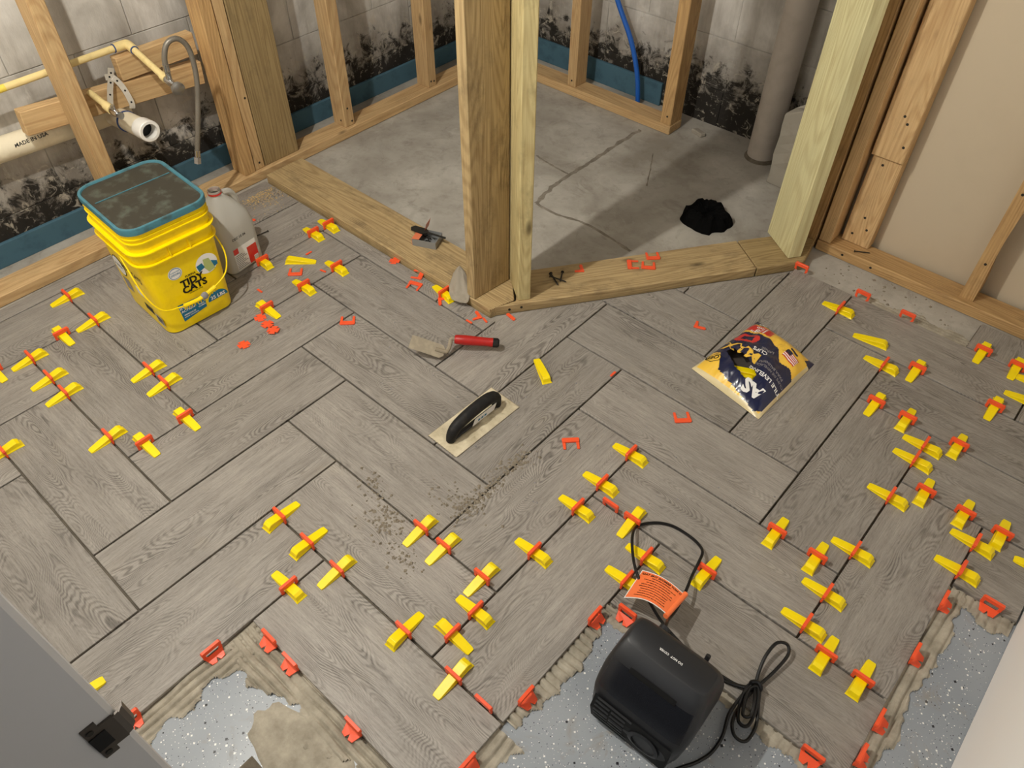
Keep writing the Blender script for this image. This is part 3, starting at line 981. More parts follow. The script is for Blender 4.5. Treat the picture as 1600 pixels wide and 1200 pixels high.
def clip_frame():
    """local: plane of the clip is x = 0, joint runs along y; z = 0 is the tile top"""
    mb = MB()
    t = 0.0024
    for s in (-1, 1):
        mb.box(-0.0011, 0.0011, s * 0.0165 - 0.003, s * 0.0165 + 0.003, -0.0095, 0.0005)
        mb.box(-t, t, s * 0.0190 - 0.0036, s * 0.0190 + 0.0036, 0.0005, 0.0155)
    mb.prism([(-0.0220, 0.0153), (0.0220, 0.0153), (0.0236, 0.0215), (0.0212, 0.0275), (-0.0212, 0.0275), (-0.0236, 0.0215)], -0.0037, 0.0037,
             Matrix(((0, 0, 1, 0), (1, 0, 0, 0), (0, 1, 0, 0), (0, 0, 0, 1))))
    return mb


def clip_foot(side):
    """base flange with its notch, lying on the mortar outside the tile edge"""
    mb = MB()
    poly = [(0.001, -0.0215), (0.020, -0.0155), (0.022, -0.0045), (0.012, 0.0), (0.022, 0.0045), (0.020, 0.0155), (0.001, 0.0215)]
    mb.prism(poly, -0.0066, -0.0046, z1s=[0.0005, -0.0046, -0.005, -0.003, -0.005, -0.0046, 0.0005], z0s=[-0.001, -0.0066, -0.007, -0.005, -0.007, -0.0066, -0.001])
    return mb


wedge0 = wedge_mesh().build('leveling_wedge', M['yellow'], bevel=0.0004)
clip0 = clip_frame().build('leveling_clip', M['orange'], bevel=0.0006)
used_w = used_c = False
for x, y, deg, ax, ph in WEDGES:
    w_ = wedge0 if not used_w else link_copy(wedge0, 'leveling_wedge')
    used_w = True
    w_.location = (x, y, 0.0)
    w_.rotation_euler = (0, 0, math.radians(deg))
    sh = 0.004 * noise.noise(Vector((x * 30, y * 30, 0)))
    w_.location.x += sh * math.cos(math.radians(deg))
    w_.location.y += sh * math.sin(math.radians(deg))
    tag(w_, 'yellow wedge ' + ph, 'wedge', 'wedges pushed into leveling clips')
    c_ = clip0 if not used_c else link_copy(clip0, 'leveling_clip')
    used_c = True
    c_.location = (x, y, 0.0)
    c_.rotation_euler = (0, random.uniform(-0.05, 0.05), (0 if ax == 'x' else math.pi / 2))
    tag(c_, 'orange clip gripping the wedge ' + ph, 'clip', 'clips holding a wedge')
for x, y, deg, lab in LOOSE_WEDGES:
    w_ = link_copy(wedge0, 'leveling_wedge', None, (x, y, 0.0), (0, 0, math.radians(deg)))
    tag(w_, lab, 'wedge', 'loose leveling wedges')
foot0 = None
for x, y, ax, side, lab in BARE_CLIPS:
    rz = 0.0 if ax == 'x' else -math.pi / 2
    root = empty('leveling_clip', (x, y, 0.0), rz, lab, 'clip', 'clips without a wedge')
    f_ = clip0.copy()
    f_.name = 'window_frame'
    COL.objects.link(f_)
    for k in ('label', 'category', 'group'):
        if k in f_: del f_[k]
    f_.parent = root
    f_.location = (0, 0, 0)
    f_.rotation_euler = (0, random.uniform(-0.08, 0.08), 0)
    if side:
        if foot0 is None:
            foot0 = clip_foot(1).build('base_flange', M['orange'], root, bevel=0.0005)
        else:
            b_ = foot0.copy()
            b_.name = 'base_flange'
            COL.objects.link(b_)
            b_.parent = root

# ------------------------------------------------------------------ broken-off clip pieces on the floor
def arch_piece():
    mb = MB()
    mb.prism([(-0.0225, 0), (0.0225, 0), (0.0235, 0.011), (0.021, 0.0145), (-0.021, 0.0145), (-0.0235, 0.011)], 0.0, 0.0045)
    for s in (-1, 1):
        mb.prism([(s * 0.0225, -0.0005), (s * 0.0140, -0.0005), (s * 0.0148, -0.023), (s * 0.0215, -0.023)][::(1 if s < 0 else -1)], 0.0003, 0.0032)
    return mb


def disc_piece():
    pts = []
    for k in range(28):
        a = 2 * math.pi * k / 28
        r = 0.0185 + (0.0025 if k % 7 in (0, 1, 6) else 0)
        if k in (0, 14): r = 0.009
        if k in (7, 21): r = 0.012
        pts.append((r * math.cos(a), r * math.sin(a) * 0.9))
    return MB().prism(pts, 0.0, 0.0022)


def ell_piece():
    return MB().prism([(-0.018, 0), (0.016, 0), (0.020, 0.004), (0.016, 0.010), (-0.006, 0.010), (-0.008, 0.030), (-0.015, 0.031)], 0.0, 0.0035)


def bar_piece():
    return MB().prism([(-0.016, -0.005), (0.016, -0.005), (0.020, 0), (0.016, 0.006), (-0.016, 0.006), (-0.020, 0)], 0.0, 0.004)


def chip_piece():
    return MB().prism([(-0.012, -0.0035), (0.012, -0.003), (0.011, 0.0035), (-0.012, 0.003)], 0.0, 0.003)


KIND = {'arch': arch_piece, 'disc': disc_piece, 'ell': ell_piece, 'bar': bar_piece, 'chip': chip_piece}
proto = {}
PIECES = [  # kind, x, y, z, degrees, label
    ('arch', -0.494, 0.406, 0.0003, 225, 'orange arch-shaped clip piece beside the wedge below the loose one'),
    ('chip', -0.435, 0.473, 0.0003, 10, 'tiny orange clip fragment left of a gripped wedge near the jug'),
    ('chip', -0.546, 0.502, 0.0003, 90, 'small orange clip fragment above the loose wedge near the jug'),
    ('chip', -0.505, 0.274, 0.0003, 0, 'small orange clip fragment right of the bucket, above a wedge'),
    ('disc', -0.398, 0.198, 0.0003, 20, 'topmost of three overlapping orange clip bases by the bucket'),
    ('disc', -0.355, 0.194, 0.0027, 50, 'middle of three overlapping orange clip bases by the bucket'),
    ('disc', -0.318, 0.189, 0.0051, 80, 'lowest of three overlapping orange clip bases by the bucket'),
    ('disc', -0.335, 0.094, 0.0003, 35, 'single round orange clip base in front of the bucket'),
    ('arch', -0.185, 0.366, 0.0003, 225, 'orange arch-shaped clip piece alone left of the pointing trowel'),
    ('disc', -0.301, 0.667, 0.0003, 75, 'notched orange clip base lying beside the wooden curb'),
    ('arch', -0.187, 0.670, 0.0003, 300, 'upper of two orange arch pieces beside the curb'),
    ('arch', -0.159, 0.624, 0.0003, 20, 'lower of two orange arch pieces beside the curb'),
    ('ell', -0.045, 0.617, 0.0003, -40, 'orange hooked clip piece left of the curb end wedge'),
    ('ell', 0.094, 0.661, 0.0003, 160, 'orange corner piece in front of the corner post'),
    ('chip', 0.124, 0.652, 0.0003, -20, 'orange sliver right of the corner piece by the post'),
    ('chip', 0.092, 0.615, 0.0003, 0, 'orange sliver in the joint above the red trowel handle'),
    ('bar', 0.173, 0.716, 0.0003, -10, 'oval orange clip bar just in front of diagonal curb end'),
    ('bar', -0.850, 0.482, 0.0003, 45, 'faded orange oval clip bar near the jug and sawdust'),
    ('ell', 0.209, 1.030, 0.0248, 140, 'orange corner piece on diagonal curb beside the black nails'),
    ('arch', 0.315, 1.152, 0.0248, 130, 'left orange arch piece of the cluster on diagonal curb'),
    ('arch', 0.361, 1.181, 0.0248, 215, 'middle orange arch piece of the cluster on diagonal curb'),
    ('arch', 0.343, 1.233, 0.0248, 225, 'rear orange arch piece of the cluster on diagonal curb'),
    ('ell', 0.635, 1.061, 0.0003, 20, 'orange corner piece left of the torn bag'),
    ('arch', 0.796, 0.719, 0.0003, 225, 'orange arch piece on bare tiles below the torn bag'),
    ('arch', 0.621, 0.451, 0.0003, 45, 'mortar-smeared orange arch piece in the middle of the floor'),
    ('chip', 0.554, 0.730, 0.0003, 90, 'orange sliver standing in the joint left of the bag'),
]
for kind, x, y, z, deg, lab in PIECES:
    nm = {'arch': 'broken_clip_arch', 'disc': 'notched_clip_disc', 'ell': 'broken_clip_corner', 'bar': 'broken_clip_bar', 'chip': 'broken_clip_chip'}[kind]
    if kind not in proto:
        proto[kind] = KIND[kind]().build(nm, M['orange'], bevel=0.0006)
        o = proto[kind]
        o.location, o.rotation_euler = (x, y, z), (0, 0, math.radians(deg))
    else:
        o = link_copy(proto[kind], nm, None, (x, y, z), (0, 0, math.radians(deg)))
    tag(o, lab, 'clip piece', 'broken-off clip pieces')


# ================================================================== helpers for rounded solids
def rrect(hx, hy, r, n=6, cx=0.0, cy=0.0):
    pts = []
    for k, (sx, sy) in enumerate(((1, 1), (-1, 1), (-1, -1), (1, -1))):
        for i in range(n + 1):
            a = math.pi / 2 * (k + i / n)
            pts.append((cx + sx * (hx - r) + r * math.cos(a), cy + sy * (hy - r) + r * math.sin(a)))
    return pts


def ring(pts, z): return [(p[0], p[1], z) for p in pts]


# ================================================================== yellow litter bucket
bk = empty('litter_bucket', (-0.648, 0.086, 0.0005), math.radians(-2.5), 'yellow cat litter bucket with soiled teal lid on the tiles', 'bucket')
HB = 0.375
def bhx(z): return 0.130 + 0.0155 * z / HB
def bhy(z): return 0.108 + 0.0145 * z / HB
mb = MB()
zs = [0.0, 0.004, 0.05, 0.12, 0.20, 0.262]
rings_ = [ring(rrect(bhx(z) - (0.006 if z < 0.003 else 0), bhy(z) - (0.006 if z < 0.003 else 0), 0.034 + 0.02 * z), z) for z in zs]
for z, e in ((0.2625, 0.0105), (0.266, 0.0105), (0.2665, 0.001), (0.304, 0.001), (0.3045, 0.0125), (0.3085, 0.0125), (0.309, 0.001), (0.338, 0.001), (0.3385, 0.006), (0.342, 0.006), (0.3425, 0.001), (0.352, 0.001), (0.3525, 0.0045), (0.3555, 0.0045), (0.356, 0.001), (HB, 0.001)):
    rings_.append(ring(rrect(bhx(z) + e, bhy(z) + e, 0.040 + e), z))
mb.loft(rings_)
mb.build('body', M['bucket'], bk, smooth=True)
for s in (-1, 1):
    MB().box(bhx(0.28) - 0.001, bhx(0.28) + 0.0085, s * 0.03 - 0.002, s * 0.03 + 0.002, 0.2672, 0.3038).build('rib', M['bucket'], bk)
# lid
mb = MB()
LX, LY = 0.1525, 0.1285
rg = []
for z, e, r in ((0.370, 0.0, 0.050), (0.384, 0.001, 0.052), (0.3885, 0.0, 0.052), (0.3895, -0.003, 0.049), (0.3885, -0.0075, 0.044), (0.384, -0.0095, 0.042)):
    rg.append(ring(rrect(LX + e, LY + e, r, 8), z))
mb.loft(rg, False, False)
lid = mb.build('lid', M['lid_rim'], bk, smooth=True)
mb = MB()
mb.loft([ring(rrect(LX - 0.0085, LY - 0.0085, 0.042, 8), 0.381), ring(rrect(LX - 0.0095, LY - 0.0095, 0.042, 8), 0.3845)], True, True)
mb.build('recessed_panel', M['lid_top'], lid)
MB().box(-0.0475, -0.0445, -0.110, 0.112, 0.3845, 0.3862).build('hinge_line', M['lid_rim'], lid)
# bail handle: wire hanging in front, with moulded grip
pts = [(0.02, -0.1245, 0.258), (0.06, -0.130, 0.235), (0.115, -0.131, 0.165), (0.148, -0.110, 0.118), (0.155, -0.06, 0.103), (0.157, 0.0, 0.1), (0.156, 0.05, 0.112), (0.151, 0.10, 0.138), (0.135, 0.124, 0.19), (0.09, 0.1235, 0.245), (0.02, 0.120, 0.262)]
hd = MB().tube(cr(pts, 6), 0.0023, 8).build('bail', M['bucket'], bk, smooth=True)
grip = MB()
gp_ = cr([(0.155, -0.050, 0.1015), (0.1565, 0.0, 0.1), (0.1565, 0.055, 0.1135)], 6)
grip.tube(gp_, 0.0062, 8)
for k in range(0, len(gp_), 1):
    q = gp_[k]
    grip.box(q.x - 0.003, q.x + 0.003, q.y - 0.0012, q.y + 0.0012, q.z - 0.013, q.z - 0.004)
grip = grip.build('grip', M['bucket'], hd, smooth=True)
MB().loft([[(0.1575 + 0.0085 * math.cos(a) * s, 0.016 + 0.012 * math.sin(a) * s, 0.104 + h) for a in (2 * math.pi * k / 10 for k in range(10))] for s, h in ((0.8, -0.010), (1, -0.004), (0.95, 0.004), (0.5, 0.009))]).build('mortar_blob', M['print_grey'], hd, smooth=True)
# printed front (+X face) and left (-Y face)
def front(y, z, off=0.0009): return (bhx(z) + off, y, z)
def side_(x, z, off=0.0009): return (x, -bhy(z) - off, z)
def patch(poly, fn, mat, name, off=0.0008, sub=1):
    mb = MB()
    mb.add([fn(p[0], p[1], off) for p in poly], [tuple(range(len(poly)))])
    return mb.build(name, mat, bk, wn=False)
def circ(cx, cz, r, n=24, sx=1.0): return [(cx + r * sx * math.cos(2 * math.pi * k / n), cz + r * math.sin(2 * math.pi * k / n)) for k in range(n)]
patch([(-0.062, 0.095), (0.022, 0.090), (0.020, 0.044), (-0.058, 0.030)], front, M['print_teal'], 'teal_label')
patch([(0.030, 0.052)] + [(0.062 + 0.033 * math.cos(a), 0.054 + 0.028 * math.sin(a)) for a in (math.pi * (1 - k / 12) for k in range(13))], front, M['print_teal'], 'teal_label')
patch(circ(-0.036, 0.203, 0.0205, sx=1.05), front, M['print_white'], 'round_badge', 0.0008)
patch(circ(-0.036, 0.203, 0.0180, sx=1.05), front, M['print_teal'], 'badge_ring', 0.0012)
patch(circ(-0.036, 0.203, 0.0165, sx=1.05), front, M['print_white'], 'badge_centre', 0.0015)
patch(circ(0.060, 0.187, 0.034), front, M['print_white'], 'photo_badge', 0.0008)
patch([(0.028, 0.192), (0.046, 0.196), (0.052, 0.178), (0.032, 0.170)], front, M['print_teal'], 'badge_leaf', 0.0012)
patch([(0.052, 0.205), (0.070, 0.203), (0.082, 0.160), (0.060, 0.156), (0.050, 0.176)], front, M['print_green'], 'badge_glass', 0.0012)
patch([(0.074, 0.192), (0.092, 0.182), (0.092, 0.170), (0.080, 0.166)], front, M['print_teal'], 'badge_leaf', 0.0013)
mb = MB()
F2 = lambda y, z: front(y, z, 0.0014)
add_text(mb, 'TIDY', 0.032, F2, 0.004, 0.157, bold=0.04)
add_text(mb, 'CATS', 0.032, F2, 0.006, 0.133, bold=0.04)
mb.build('lettering', M['print_black'], bk, wn=False)
mb = MB()
add_text(mb, 'PURINA', 0.0095, F2, 0.004, 0.1775)
add_text(mb, 'CLUMPING LITTER', 0.0052, F2, 0.006, 0.117)
mb.build('lettering', M['print_black'], bk, wn=False)
mb = MB()
F3 = lambda y, z: front(y, z, 0.0018)
add_text(mb, '35 LBS', 0.0175, F3, 0.062, 0.062)
add_text(mb, 'INSTANT', 0.0175, F3, -0.024, 0.081)
add_text(mb, 'ACTION', 0.0115, F3, -0.036, 0.067)
add_text(mb, 'IMMEDIATE', 0.0075, F3, -0.034, 0.052)
add_text(mb, 'ODOR CONTROL', 0.0058, F3, -0.031, 0.044)
add_text(mb, 'TIGHT', 0.0065, F3, 0.007, 0.064)
add_text(mb, 'CLUMPS', 0.0065, F3, 0.007, 0.057)
mb.build('lettering', M['print_white'], bk, wn=False)
mb = MB()
F4 = lambda y, z: front(y, z, 0.0019)
add_text(mb, 'GUARANTEED', 0.0045, F4, -0.036, 0.209)
add_text(mb, 'ODORS', 0.0085, F4, -0.036, 0.200)
mb.build('lettering', M['print_teal'], bk, wn=False)
mb = MB()
S2 = lambda x, z: side_(x, z, 0.0014)
add_text(mb, 'TIDY CATS', 0.026, S2, 0.022, 0.185)
mb.build('lettering', M['print_black'], bk, wn=False)
patch(circ(-0.062, 0.168, 0.036), side_, M['print_black'], 'side_badge', 0.0008)
patch(circ(-0.062, 0.168, 0.0325), side_, M['print_white'], 'side_badge_centre', 0.0012)
mb = MB()
add_text(mb, 'PURINA', 0.0135, lambda x, z: side_(x, z, 0.0016), -0.062, 0.168)
mb.build('lettering', M['print_black'], bk, wn=False)
patch([(-0.085, 0.118), (-0.045, 0.118), (-0.045, 0.070), (-0.085, 0.070)], side_, M['print_grey'], 'side_panel')
patch([(0.000, 0.130), (0.036, 0.130), (0.036, 0.098), (0.000, 0.098)], side_, M['print_white'], 'side_panel')
patch([(0.010, 0.068), (0.060, 0.068), (0.060, 0.044), (0.010, 0.044)], side_, M['print_black'], 'side_panel')
patch([(0.068, 0.060), (0.112, 0.060), (0.112, 0.026), (0.068, 0.026)], side_, M['print_white'], 'barcode')
mb = MB()
for k in range(11):
    x = 0.072 + 0.0035 * k
    w_ = 0.0007 + 0.0008 * ((k * 7) % 3) / 2
    mb.add([side_(x, 0.03, 0.0012), side_(x + w_ * 1.6, 0.03, 0.0012), side_(x + w_ * 1.6, 0.057, 0.0012), side_(x, 0.057, 0.0012)], [(0, 1, 2, 3)])
mb.build('barcode_bars', M['print_black'], bk, wn=False)

# ================================================================== plastic jug behind the bucket
jg = empty('plastic_jug', (-0.700, 0.318, 0.0005), math.radians(8), 'translucent white gallon jug with red label behind the bucket', 'jug')
mb = MB()
rg = []
for z, h, r, sh in ((0.0, 0.062, 0.02, 0), (0.006, 0.068, 0.022, 0), (0.15, 0.069, 0.024, 0), (0.185, 0.064, 0.03, 0), (0.215, 0.048, 0.03, 0), (0.240, 0.030, 0.028, 0), (0.252, 0.0195, 0.0190, 0), (0.268, 0.0190, 0.0185, 0)):
    rg.append(ring(rrect(h, h, min(r, h - 0.0005), 5), z))
mb.loft(rg, True, False)
mb.build('body', M['jug'], jg, smooth=True)
MB().tube(cr([(0.0, 0.022, 0.246), (0.0, 0.050, 0.235), (0.0, 0.064, 0.205), (0.0, 0.066, 0.165), (0.0, 0.060, 0.13)], 5), 0.011, 8).build('handle', M['jug'], jg, smooth=True)
MB().loft([[(0.0215 * math.cos(a), 0.0215 * math.sin(a), z) for a in (2 * math.pi * k / 20 for k in range(20))] for z in (0.256, 0.262)], False, False).build('cap_ring', M['print_red'], jg, smooth=True)
def jf(y, z, off=0.0006): return (0.0690 + off, y, z)
def jpatch(a, b, c, d, mat, nm, off): MB().add([jf(a, c, off), jf(b, c, off), jf(b, d, off), jf(a, d, off)], [(0, 1, 2, 3)]).build(nm, mat, jg, wn=False)
jpatch(-0.045, 0.045, 0.012, 0.092, M['print_white'], 'label', 0.0006)
jpatch(0.006, 0.045, 0.012, 0.074, M['print_red'], 'label_band', 0.0010)
jpatch(-0.045, -0.026, 0.072, 0.092, M['print_red'], 'label_band', 0.0010)
jpatch(0.026, 0.043, 0.014, 0.032, M['print_white'], 'barcode', 0.0014)
mb = MB()
for k in range(9):
    mb.add([jf(-0.043, 0.016 + 0.006 * k, 0.0012), jf(0.002 - 0.008 * (k % 3), 0.016 + 0.006 * k, 0.0012), jf(0.002 - 0.008 * (k % 3), 0.0185 + 0.006 * k, 0.0012), jf(-0.043, 0.0185 + 0.006 * k, 0.0012)], [(0, 1, 2, 3)])
for k in range(6):
    mb.add([jf(0.0275 + 0.0026 * k, 0.016, 0.0018), jf(0.0287 + 0.0026 * k, 0.016, 0.0018), jf(0.0287 + 0.0026 * k, 0.030, 0.0018), jf(0.0275 + 0.0026 * k, 0.030, 0.0018)], [(0, 1, 2, 3)])
mb.build('fine_print', M['print_grey'], jg, wn=False)
mb = MB()
add_text(mb, 'DEC 15 06', 0.012, lambda y, z: jf(y, z, 0.001), -0.01, 0.125)
mb.build('date_stamp', M['print_black'], jg, wn=False)

# ================================================================== notched trowel (float)
ft = empty('notched_trowel', (0.3800, 0.3345, 0.0005), math.radians(-1.5), 'notched trowel with black grip, plate caked in mortar', 'trowel')
outl = []
hx, hy = 0.0545, 0.122
n_t = 11
for k in range(n_t):                      # toothed short edge at -y
    x = -hx + 2 * hx * k / n_t
    outl += [(x, -hy + 0.006), (x, -hy), (x + hx / n_t, -hy), (x + hx / n_t, -hy + 0.006)]
outl += [(hx, -hy + 0.006), (hx, hy), (-hx, hy)]
MB().prism(outl, 0.0, 0.0016).build('plate', M['steel_dirty'], ft)
mb = MB()
gx, gy = 22, 44
vs, fs = [], []
for a in range(gx + 1):
    for b in range(gy + 1):
        x, y = (a / gx - 0.5) * 0.106, (b / gy - 0.5) * 0.240
        e = min(1, min(a, gx - a, b, gy - b) / 2.0)
        h = 0.0018 + e * max(0.0, 0.0025 + 0.004 * noise.noise(Vector((x * 45, y * 45, 4))) + 0.003 * noise.noise(Vector((x * 150, y * 150, 9)))) * (1.4 if x > 0.01 or y < -0.08 else 0.5)
        vs.append((x, y, h))
for a in range(gx):
    for b in range(gy):
        q = a * (gy + 1) + b
        fs.append((q, q + gy + 1, q + gy + 2, q + 1))
mb.add(vs, fs)
mb.build('mortar_coat', M['mortar_dry'], ft, smooth=True)
path = cr([(0.006, -0.094, 0.008), (0.006, -0.090, 0.026), (0.006, -0.072, 0.045), (0.006, -0.03, 0.055), (0.006, 0.02, 0.058), (0.006, 0.058, 0.054), (0.006, 0.076, 0.040), (0.006, 0.079, 0.022), (0.006, 0.080, 0.008)], 5)
nn = len(path)
MB().tube(path, [0.0125 + 0.0045 * math.sin(math.pi * k / (nn - 1)) for k in range(nn)], 12).build('handle', M['rubber'], ft, smooth=True)
MB().box(-0.001, 0.013, -0.088, 0.078, 0.004, 0.011).build('handle_mount', M['black'], ft, bevel=0.002)
st = MB().box(0.0, 0.0012, -0.02, 0.062, 0.013, 0.034)
st.v = [(v[0] + 0.0165, v[1] + (v[2] - 0.02) * 0.5, v[2]) for v in st.v]
sticker = st.build('sticker', M['print_white'], ft)
mb = MB()
for k in range(3):
    mb.add([(0.0179, -0.004 + 0.012 * k, 0.018), (0.0179, 0.004 + 0.012 * k, 0.018), (0.0179, 0.006 + 0.012 * k, 0.025), (0.0179, -0.002 + 0.012 * k, 0.025)], [(0, 1, 2, 3)])
mb.build('sticker_print', M['print_teal'], sticker, wn=False)

# ================================================================== red-handled margin trowel
tr = empty('margin_trowel', (0.158, 0.497, 0.0005), 0, 'mortar-caked margin trowel with red handle', 'trowel')
a0, a1 = Vector((-0.014, 0.004, 0.040)), Vector((0.088, 0.090, 0.028))
d = (a1 - a0).normalized()
prof = [(0.0, 0.0115), (0.004, 0.0135), (0.03, 0.0150), (0.07, 0.0135), (0.10, 0.0130), (0.112, 0.0140)]
hd = MB().tube([a0 + d * s for s, r in prof], [r for s, r in prof], 14).build('handle', M['red'], tr, smooth=True)
MB().tube([a0 + d * 0.1125, a0 + d * 0.126, a0 + d * 0.131], [0.0142, 0.0142, 0.010], 14).build('end_cap', M['rubber'], hd, smooth=True)
MB().tube(cr([a0 + d * 0.004, a0 - d * 0.010, (-0.016, -0.014, 0.030), (-0.010, -0.030, 0.022), (-0.012, -0.040, 0.0225), (-0.034, -0.056, 0.030)], 5), 0.0062, 8).build('shank', M['steel_dirty'], tr, smooth=True)
bl = MB()
e0, e1 = Vector((-0.012, -0.042, 0.020)), Vector((-0.094, -0.096, 0.052))
dx = (e1 - e0).normalized()
wv = Vector((0.40, -0.66, -0.52)).normalized()
wv = (wv - dx * wv.dot(dx)).normalized()
nv = dx.cross(wv)
L_ = (e1 - e0).length
for t0 in (0,):
    ps = [(0.0, -0.010), (0.010, -0.020), (L_, -0.020), (L_, 0.020), (0.010, 0.020), (0.0, 0.010)]
    bl.loft([[e0 + dx * p[0] + wv * p[1] + nv * o_ for p in ps] for o_ in (-0.0009, 0.0009)])
bl.build('blade', M['steel_dirty'], tr)

# ================================================================== torn bag of clips
bag = empty('clip_bag', (0.842, 1.028, 0.0005), math.pi, 'torn navy and yellow plastic bag of tile leveling clips', 'bag')
BW, BH = 0.262, 0.350
def bag_xy(s, t):
    # outline: corners pulled about as in the photograph
    c00, c10, c11, c01 = Vector((-0.126, -0.126)), Vector((0.090, -0.182)), Vector((0.132, 0.128)), Vector((-0.110, 0.172))
    p = c00 * (1 - s) * (1 - t) + c10 * s * (1 - t) + c11 * s * t + c01 * (1 - s) * t
    return p
def bag_h(s, t):
    e = max(0.0, (1 - abs(2 * s - 1) ** 3.0)) ** 0.75 * max(0.0, (1 - abs(2 * t - 1) ** 3.0)) ** 0.75
    h = 0.052 * e
    h += e * (0.012 * noise.noise(Vector((s * 4.2, t * 4.2, 2))) + 0.006 * noise.noise(Vector((s * 10, t * 9, 7))))
    h += 0.0025 * e * abs(noise.noise(Vector((s * 22, t * 20, 3))))
    return max(0.0012, h + 0.0012)
def bag_pt(s, t, off=0.0):
    p = bag_xy(s, t)
    return (p.x, p.y, bag_h(s, t) + off)
def inside(s, t, poly):
    r = False
    for i in range(len(poly)):
        a, b = poly[i], poly[i - 1]
        if (a[1] > t) != (b[1] > t) and s < (b[0] - a[0]) * (t - a[1]) / (b[1] - a[1]) + a[0]: r = not r
    return r
NAVY = [(0.03, 0.42), (0.12, 0.36), (0.28, 0.40), (0.40, 0.29), (0.52, 0.26), (0.83, 0.265), (0.96, 0.29), (0.97, 0.60), (0.98, 0.72), (0.86, 0.74), (0.72, 0.90), (0.50, 0.93), (0.10, 0.98), (0.03, 0.93)]
TOPBAND = [(0.66, -0.01), (1.01, -0.01), (1.01, 0.10), (0.64, 0.075)]
RED = [(0.62, 0.088), (0.985, 0.115), (0.975, 0.25), (0.60, 0.225)]
HOLE = [(0.34, 0.72), (0.50, 0.64), (0.62, 0.62), (0.78, 0.63), (0.83, 0.69), (0.74, 0.72), (0.62, 0.79), (0.42, 0.83), (0.33, 0.79)]
CORNER = [(-0.01, -0.01), (0.07, -0.01), (0.10, 0.10), (-0.01, 0.11)]
REDCLIP = [(0.70, 0.30), (0.93, 0.325), (0.94, 0.46), (0.88, 0.48), (0.70, 0.43), (0.66, 0.34)]
REDHOLE = [(0.735, 0.335), (0.875, 0.355), (0.87, 0.425), (0.73, 0.40)]
N_ = 110
mb = MB()
vs = [bag_pt(a / N_, b / N_) for a in range(N_ + 1) for b in range(N_ + 1)]
fs, ms = [], []
for a in range(N_):
    for b in range(N_):
        s, t = (a + 0.5) / N_, (b + 0.5) / N_
        wob = 0.008 * noise.noise(Vector((s * 30, t * 30, 5)))
        if inside(s + wob, t + wob, HOLE): continue
        m_ = 1
        if min(s, t, 1 - s, 1 - t) < 0.035: m_ = 0
        if inside(s, t, NAVY): m_ = 2
        if inside(s, t, RED): m_ = 3
        if inside(s, t, REDCLIP) and not inside(s, t, REDHOLE): m_ = 3
        if inside(s, t, TOPBAND) or inside(s, t, CORNER): m_ = 2
        q = a * (N_ + 1) + b
        fs.append((q, q + N_ + 1, q + N_ + 2, q + 1))
        ms.append(m_)
mb.add(vs, fs)
mb.m = ms
mb.build('printed_film', [M['film'], M['print_yellow'], M['navy'], M['print_red']], bag, smooth=True, wn=False)
# underside
mb = MB()
k = 24
vs = [(bag_xy(a / k, b / k).x, bag_xy(a / k, b / k).y, 0.0008) for a in range(k + 1) for b in range(k + 1)]
mb.add(vs, [(a * (k + 1) + b, a * (k + 1) + b + 1, (a + 1) * (k + 1) + b + 1, (a + 1) * (k + 1) + b) for a in range(k) for b in range(k)])
mb.build('back_film', M['bag_inside'], bag, wn=False)
def bt(mbx, body, size, s, t, ang=0.0, sx=1.0, off=0.0012, bold=0.022):
    add_text(mbx, body, size, lambda x, y: bag_pt(min(1, max(0, s + x / BW)), min(1, max(0, t + y / BH)), off), 0, 0, ang, sx, bold)
for a_ in (('100', 0.034, 0.82, 0.048), ('1/8"', 0.034, 0.79, 0.205, 0.05), ('3 mm', 0.020, 0.79, 0.145, 0.05), ('AS', 0.058, 0.26, 0.84, 0.15, 1.0, 0.0012, 0.05), ('TILE LEVELING', 0.019, 0.24, 0.67, 0.06), ('CLIPS', 0.021, 0.53, 0.46, 0.25)):
    mb = MB()
    bt(mb, *a_)
    mb.build('lettering', M['print_white'], bag, wn=False)
for a_ in (('CLIPS DE NIVELACION', 0.0125, 0.27, 0.59, 0.06), ('PARA BALDOSAS', 0.0125, 0.27, 0.545, 0.06), ('LARGE', 0.015, 0.47, 0.40, 0.25)):
    mb = MB()
    bt(mb, *a_)
    mb.build('lettering', M['print_grey'], bag, wn=False)
mb = MB()
bt(mb, 'MAX', 0.058, 0.70, 0.575, 0.12, 1.0, 0.0012, 0.045)
mb.build('lettering', M['print_yellow'], bag, wn=False)
mb = MB()
bt(mb, 'QEP', 0.022, 0.90, 0.81, 0.25)
dia = [(0.80, 0.78), (0.91, 0.755), (0.985, 0.80), (0.965, 0.85), (0.87, 0.87), (0.80, 0.83)]
for i in range(6):
    a, b = dia[i], dia[(i + 1) % 6]
    dxx, dyy = b[0] - a[0], b[1] - a[1]
    l_ = math.hypot(dxx, dyy)
    nx_, ny_ = -dyy / l_ * 0.006, dxx / l_ * 0.006
    ks = 5
    for q in range(ks):
        u0, u1 = q / ks, (q + 1) / ks
        mb.add([bag_pt(a[0] + dxx * u0, a[1] + dyy * u0, 0.0012), bag_pt(a[0] + dxx * u1, a[1] + dyy * u1, 0.0012), bag_pt(a[0] + dxx * u1 + nx_, a[1] + dyy * u1 + ny_, 0.0012), bag_pt(a[0] + dxx * u0 + nx_, a[1] + dyy * u0 + ny_, 0.0012)], [(0, 1, 2, 3)])
mb.build('logo', M['print_black'], bag, wn=False)
mb = MB()
mr = MB()
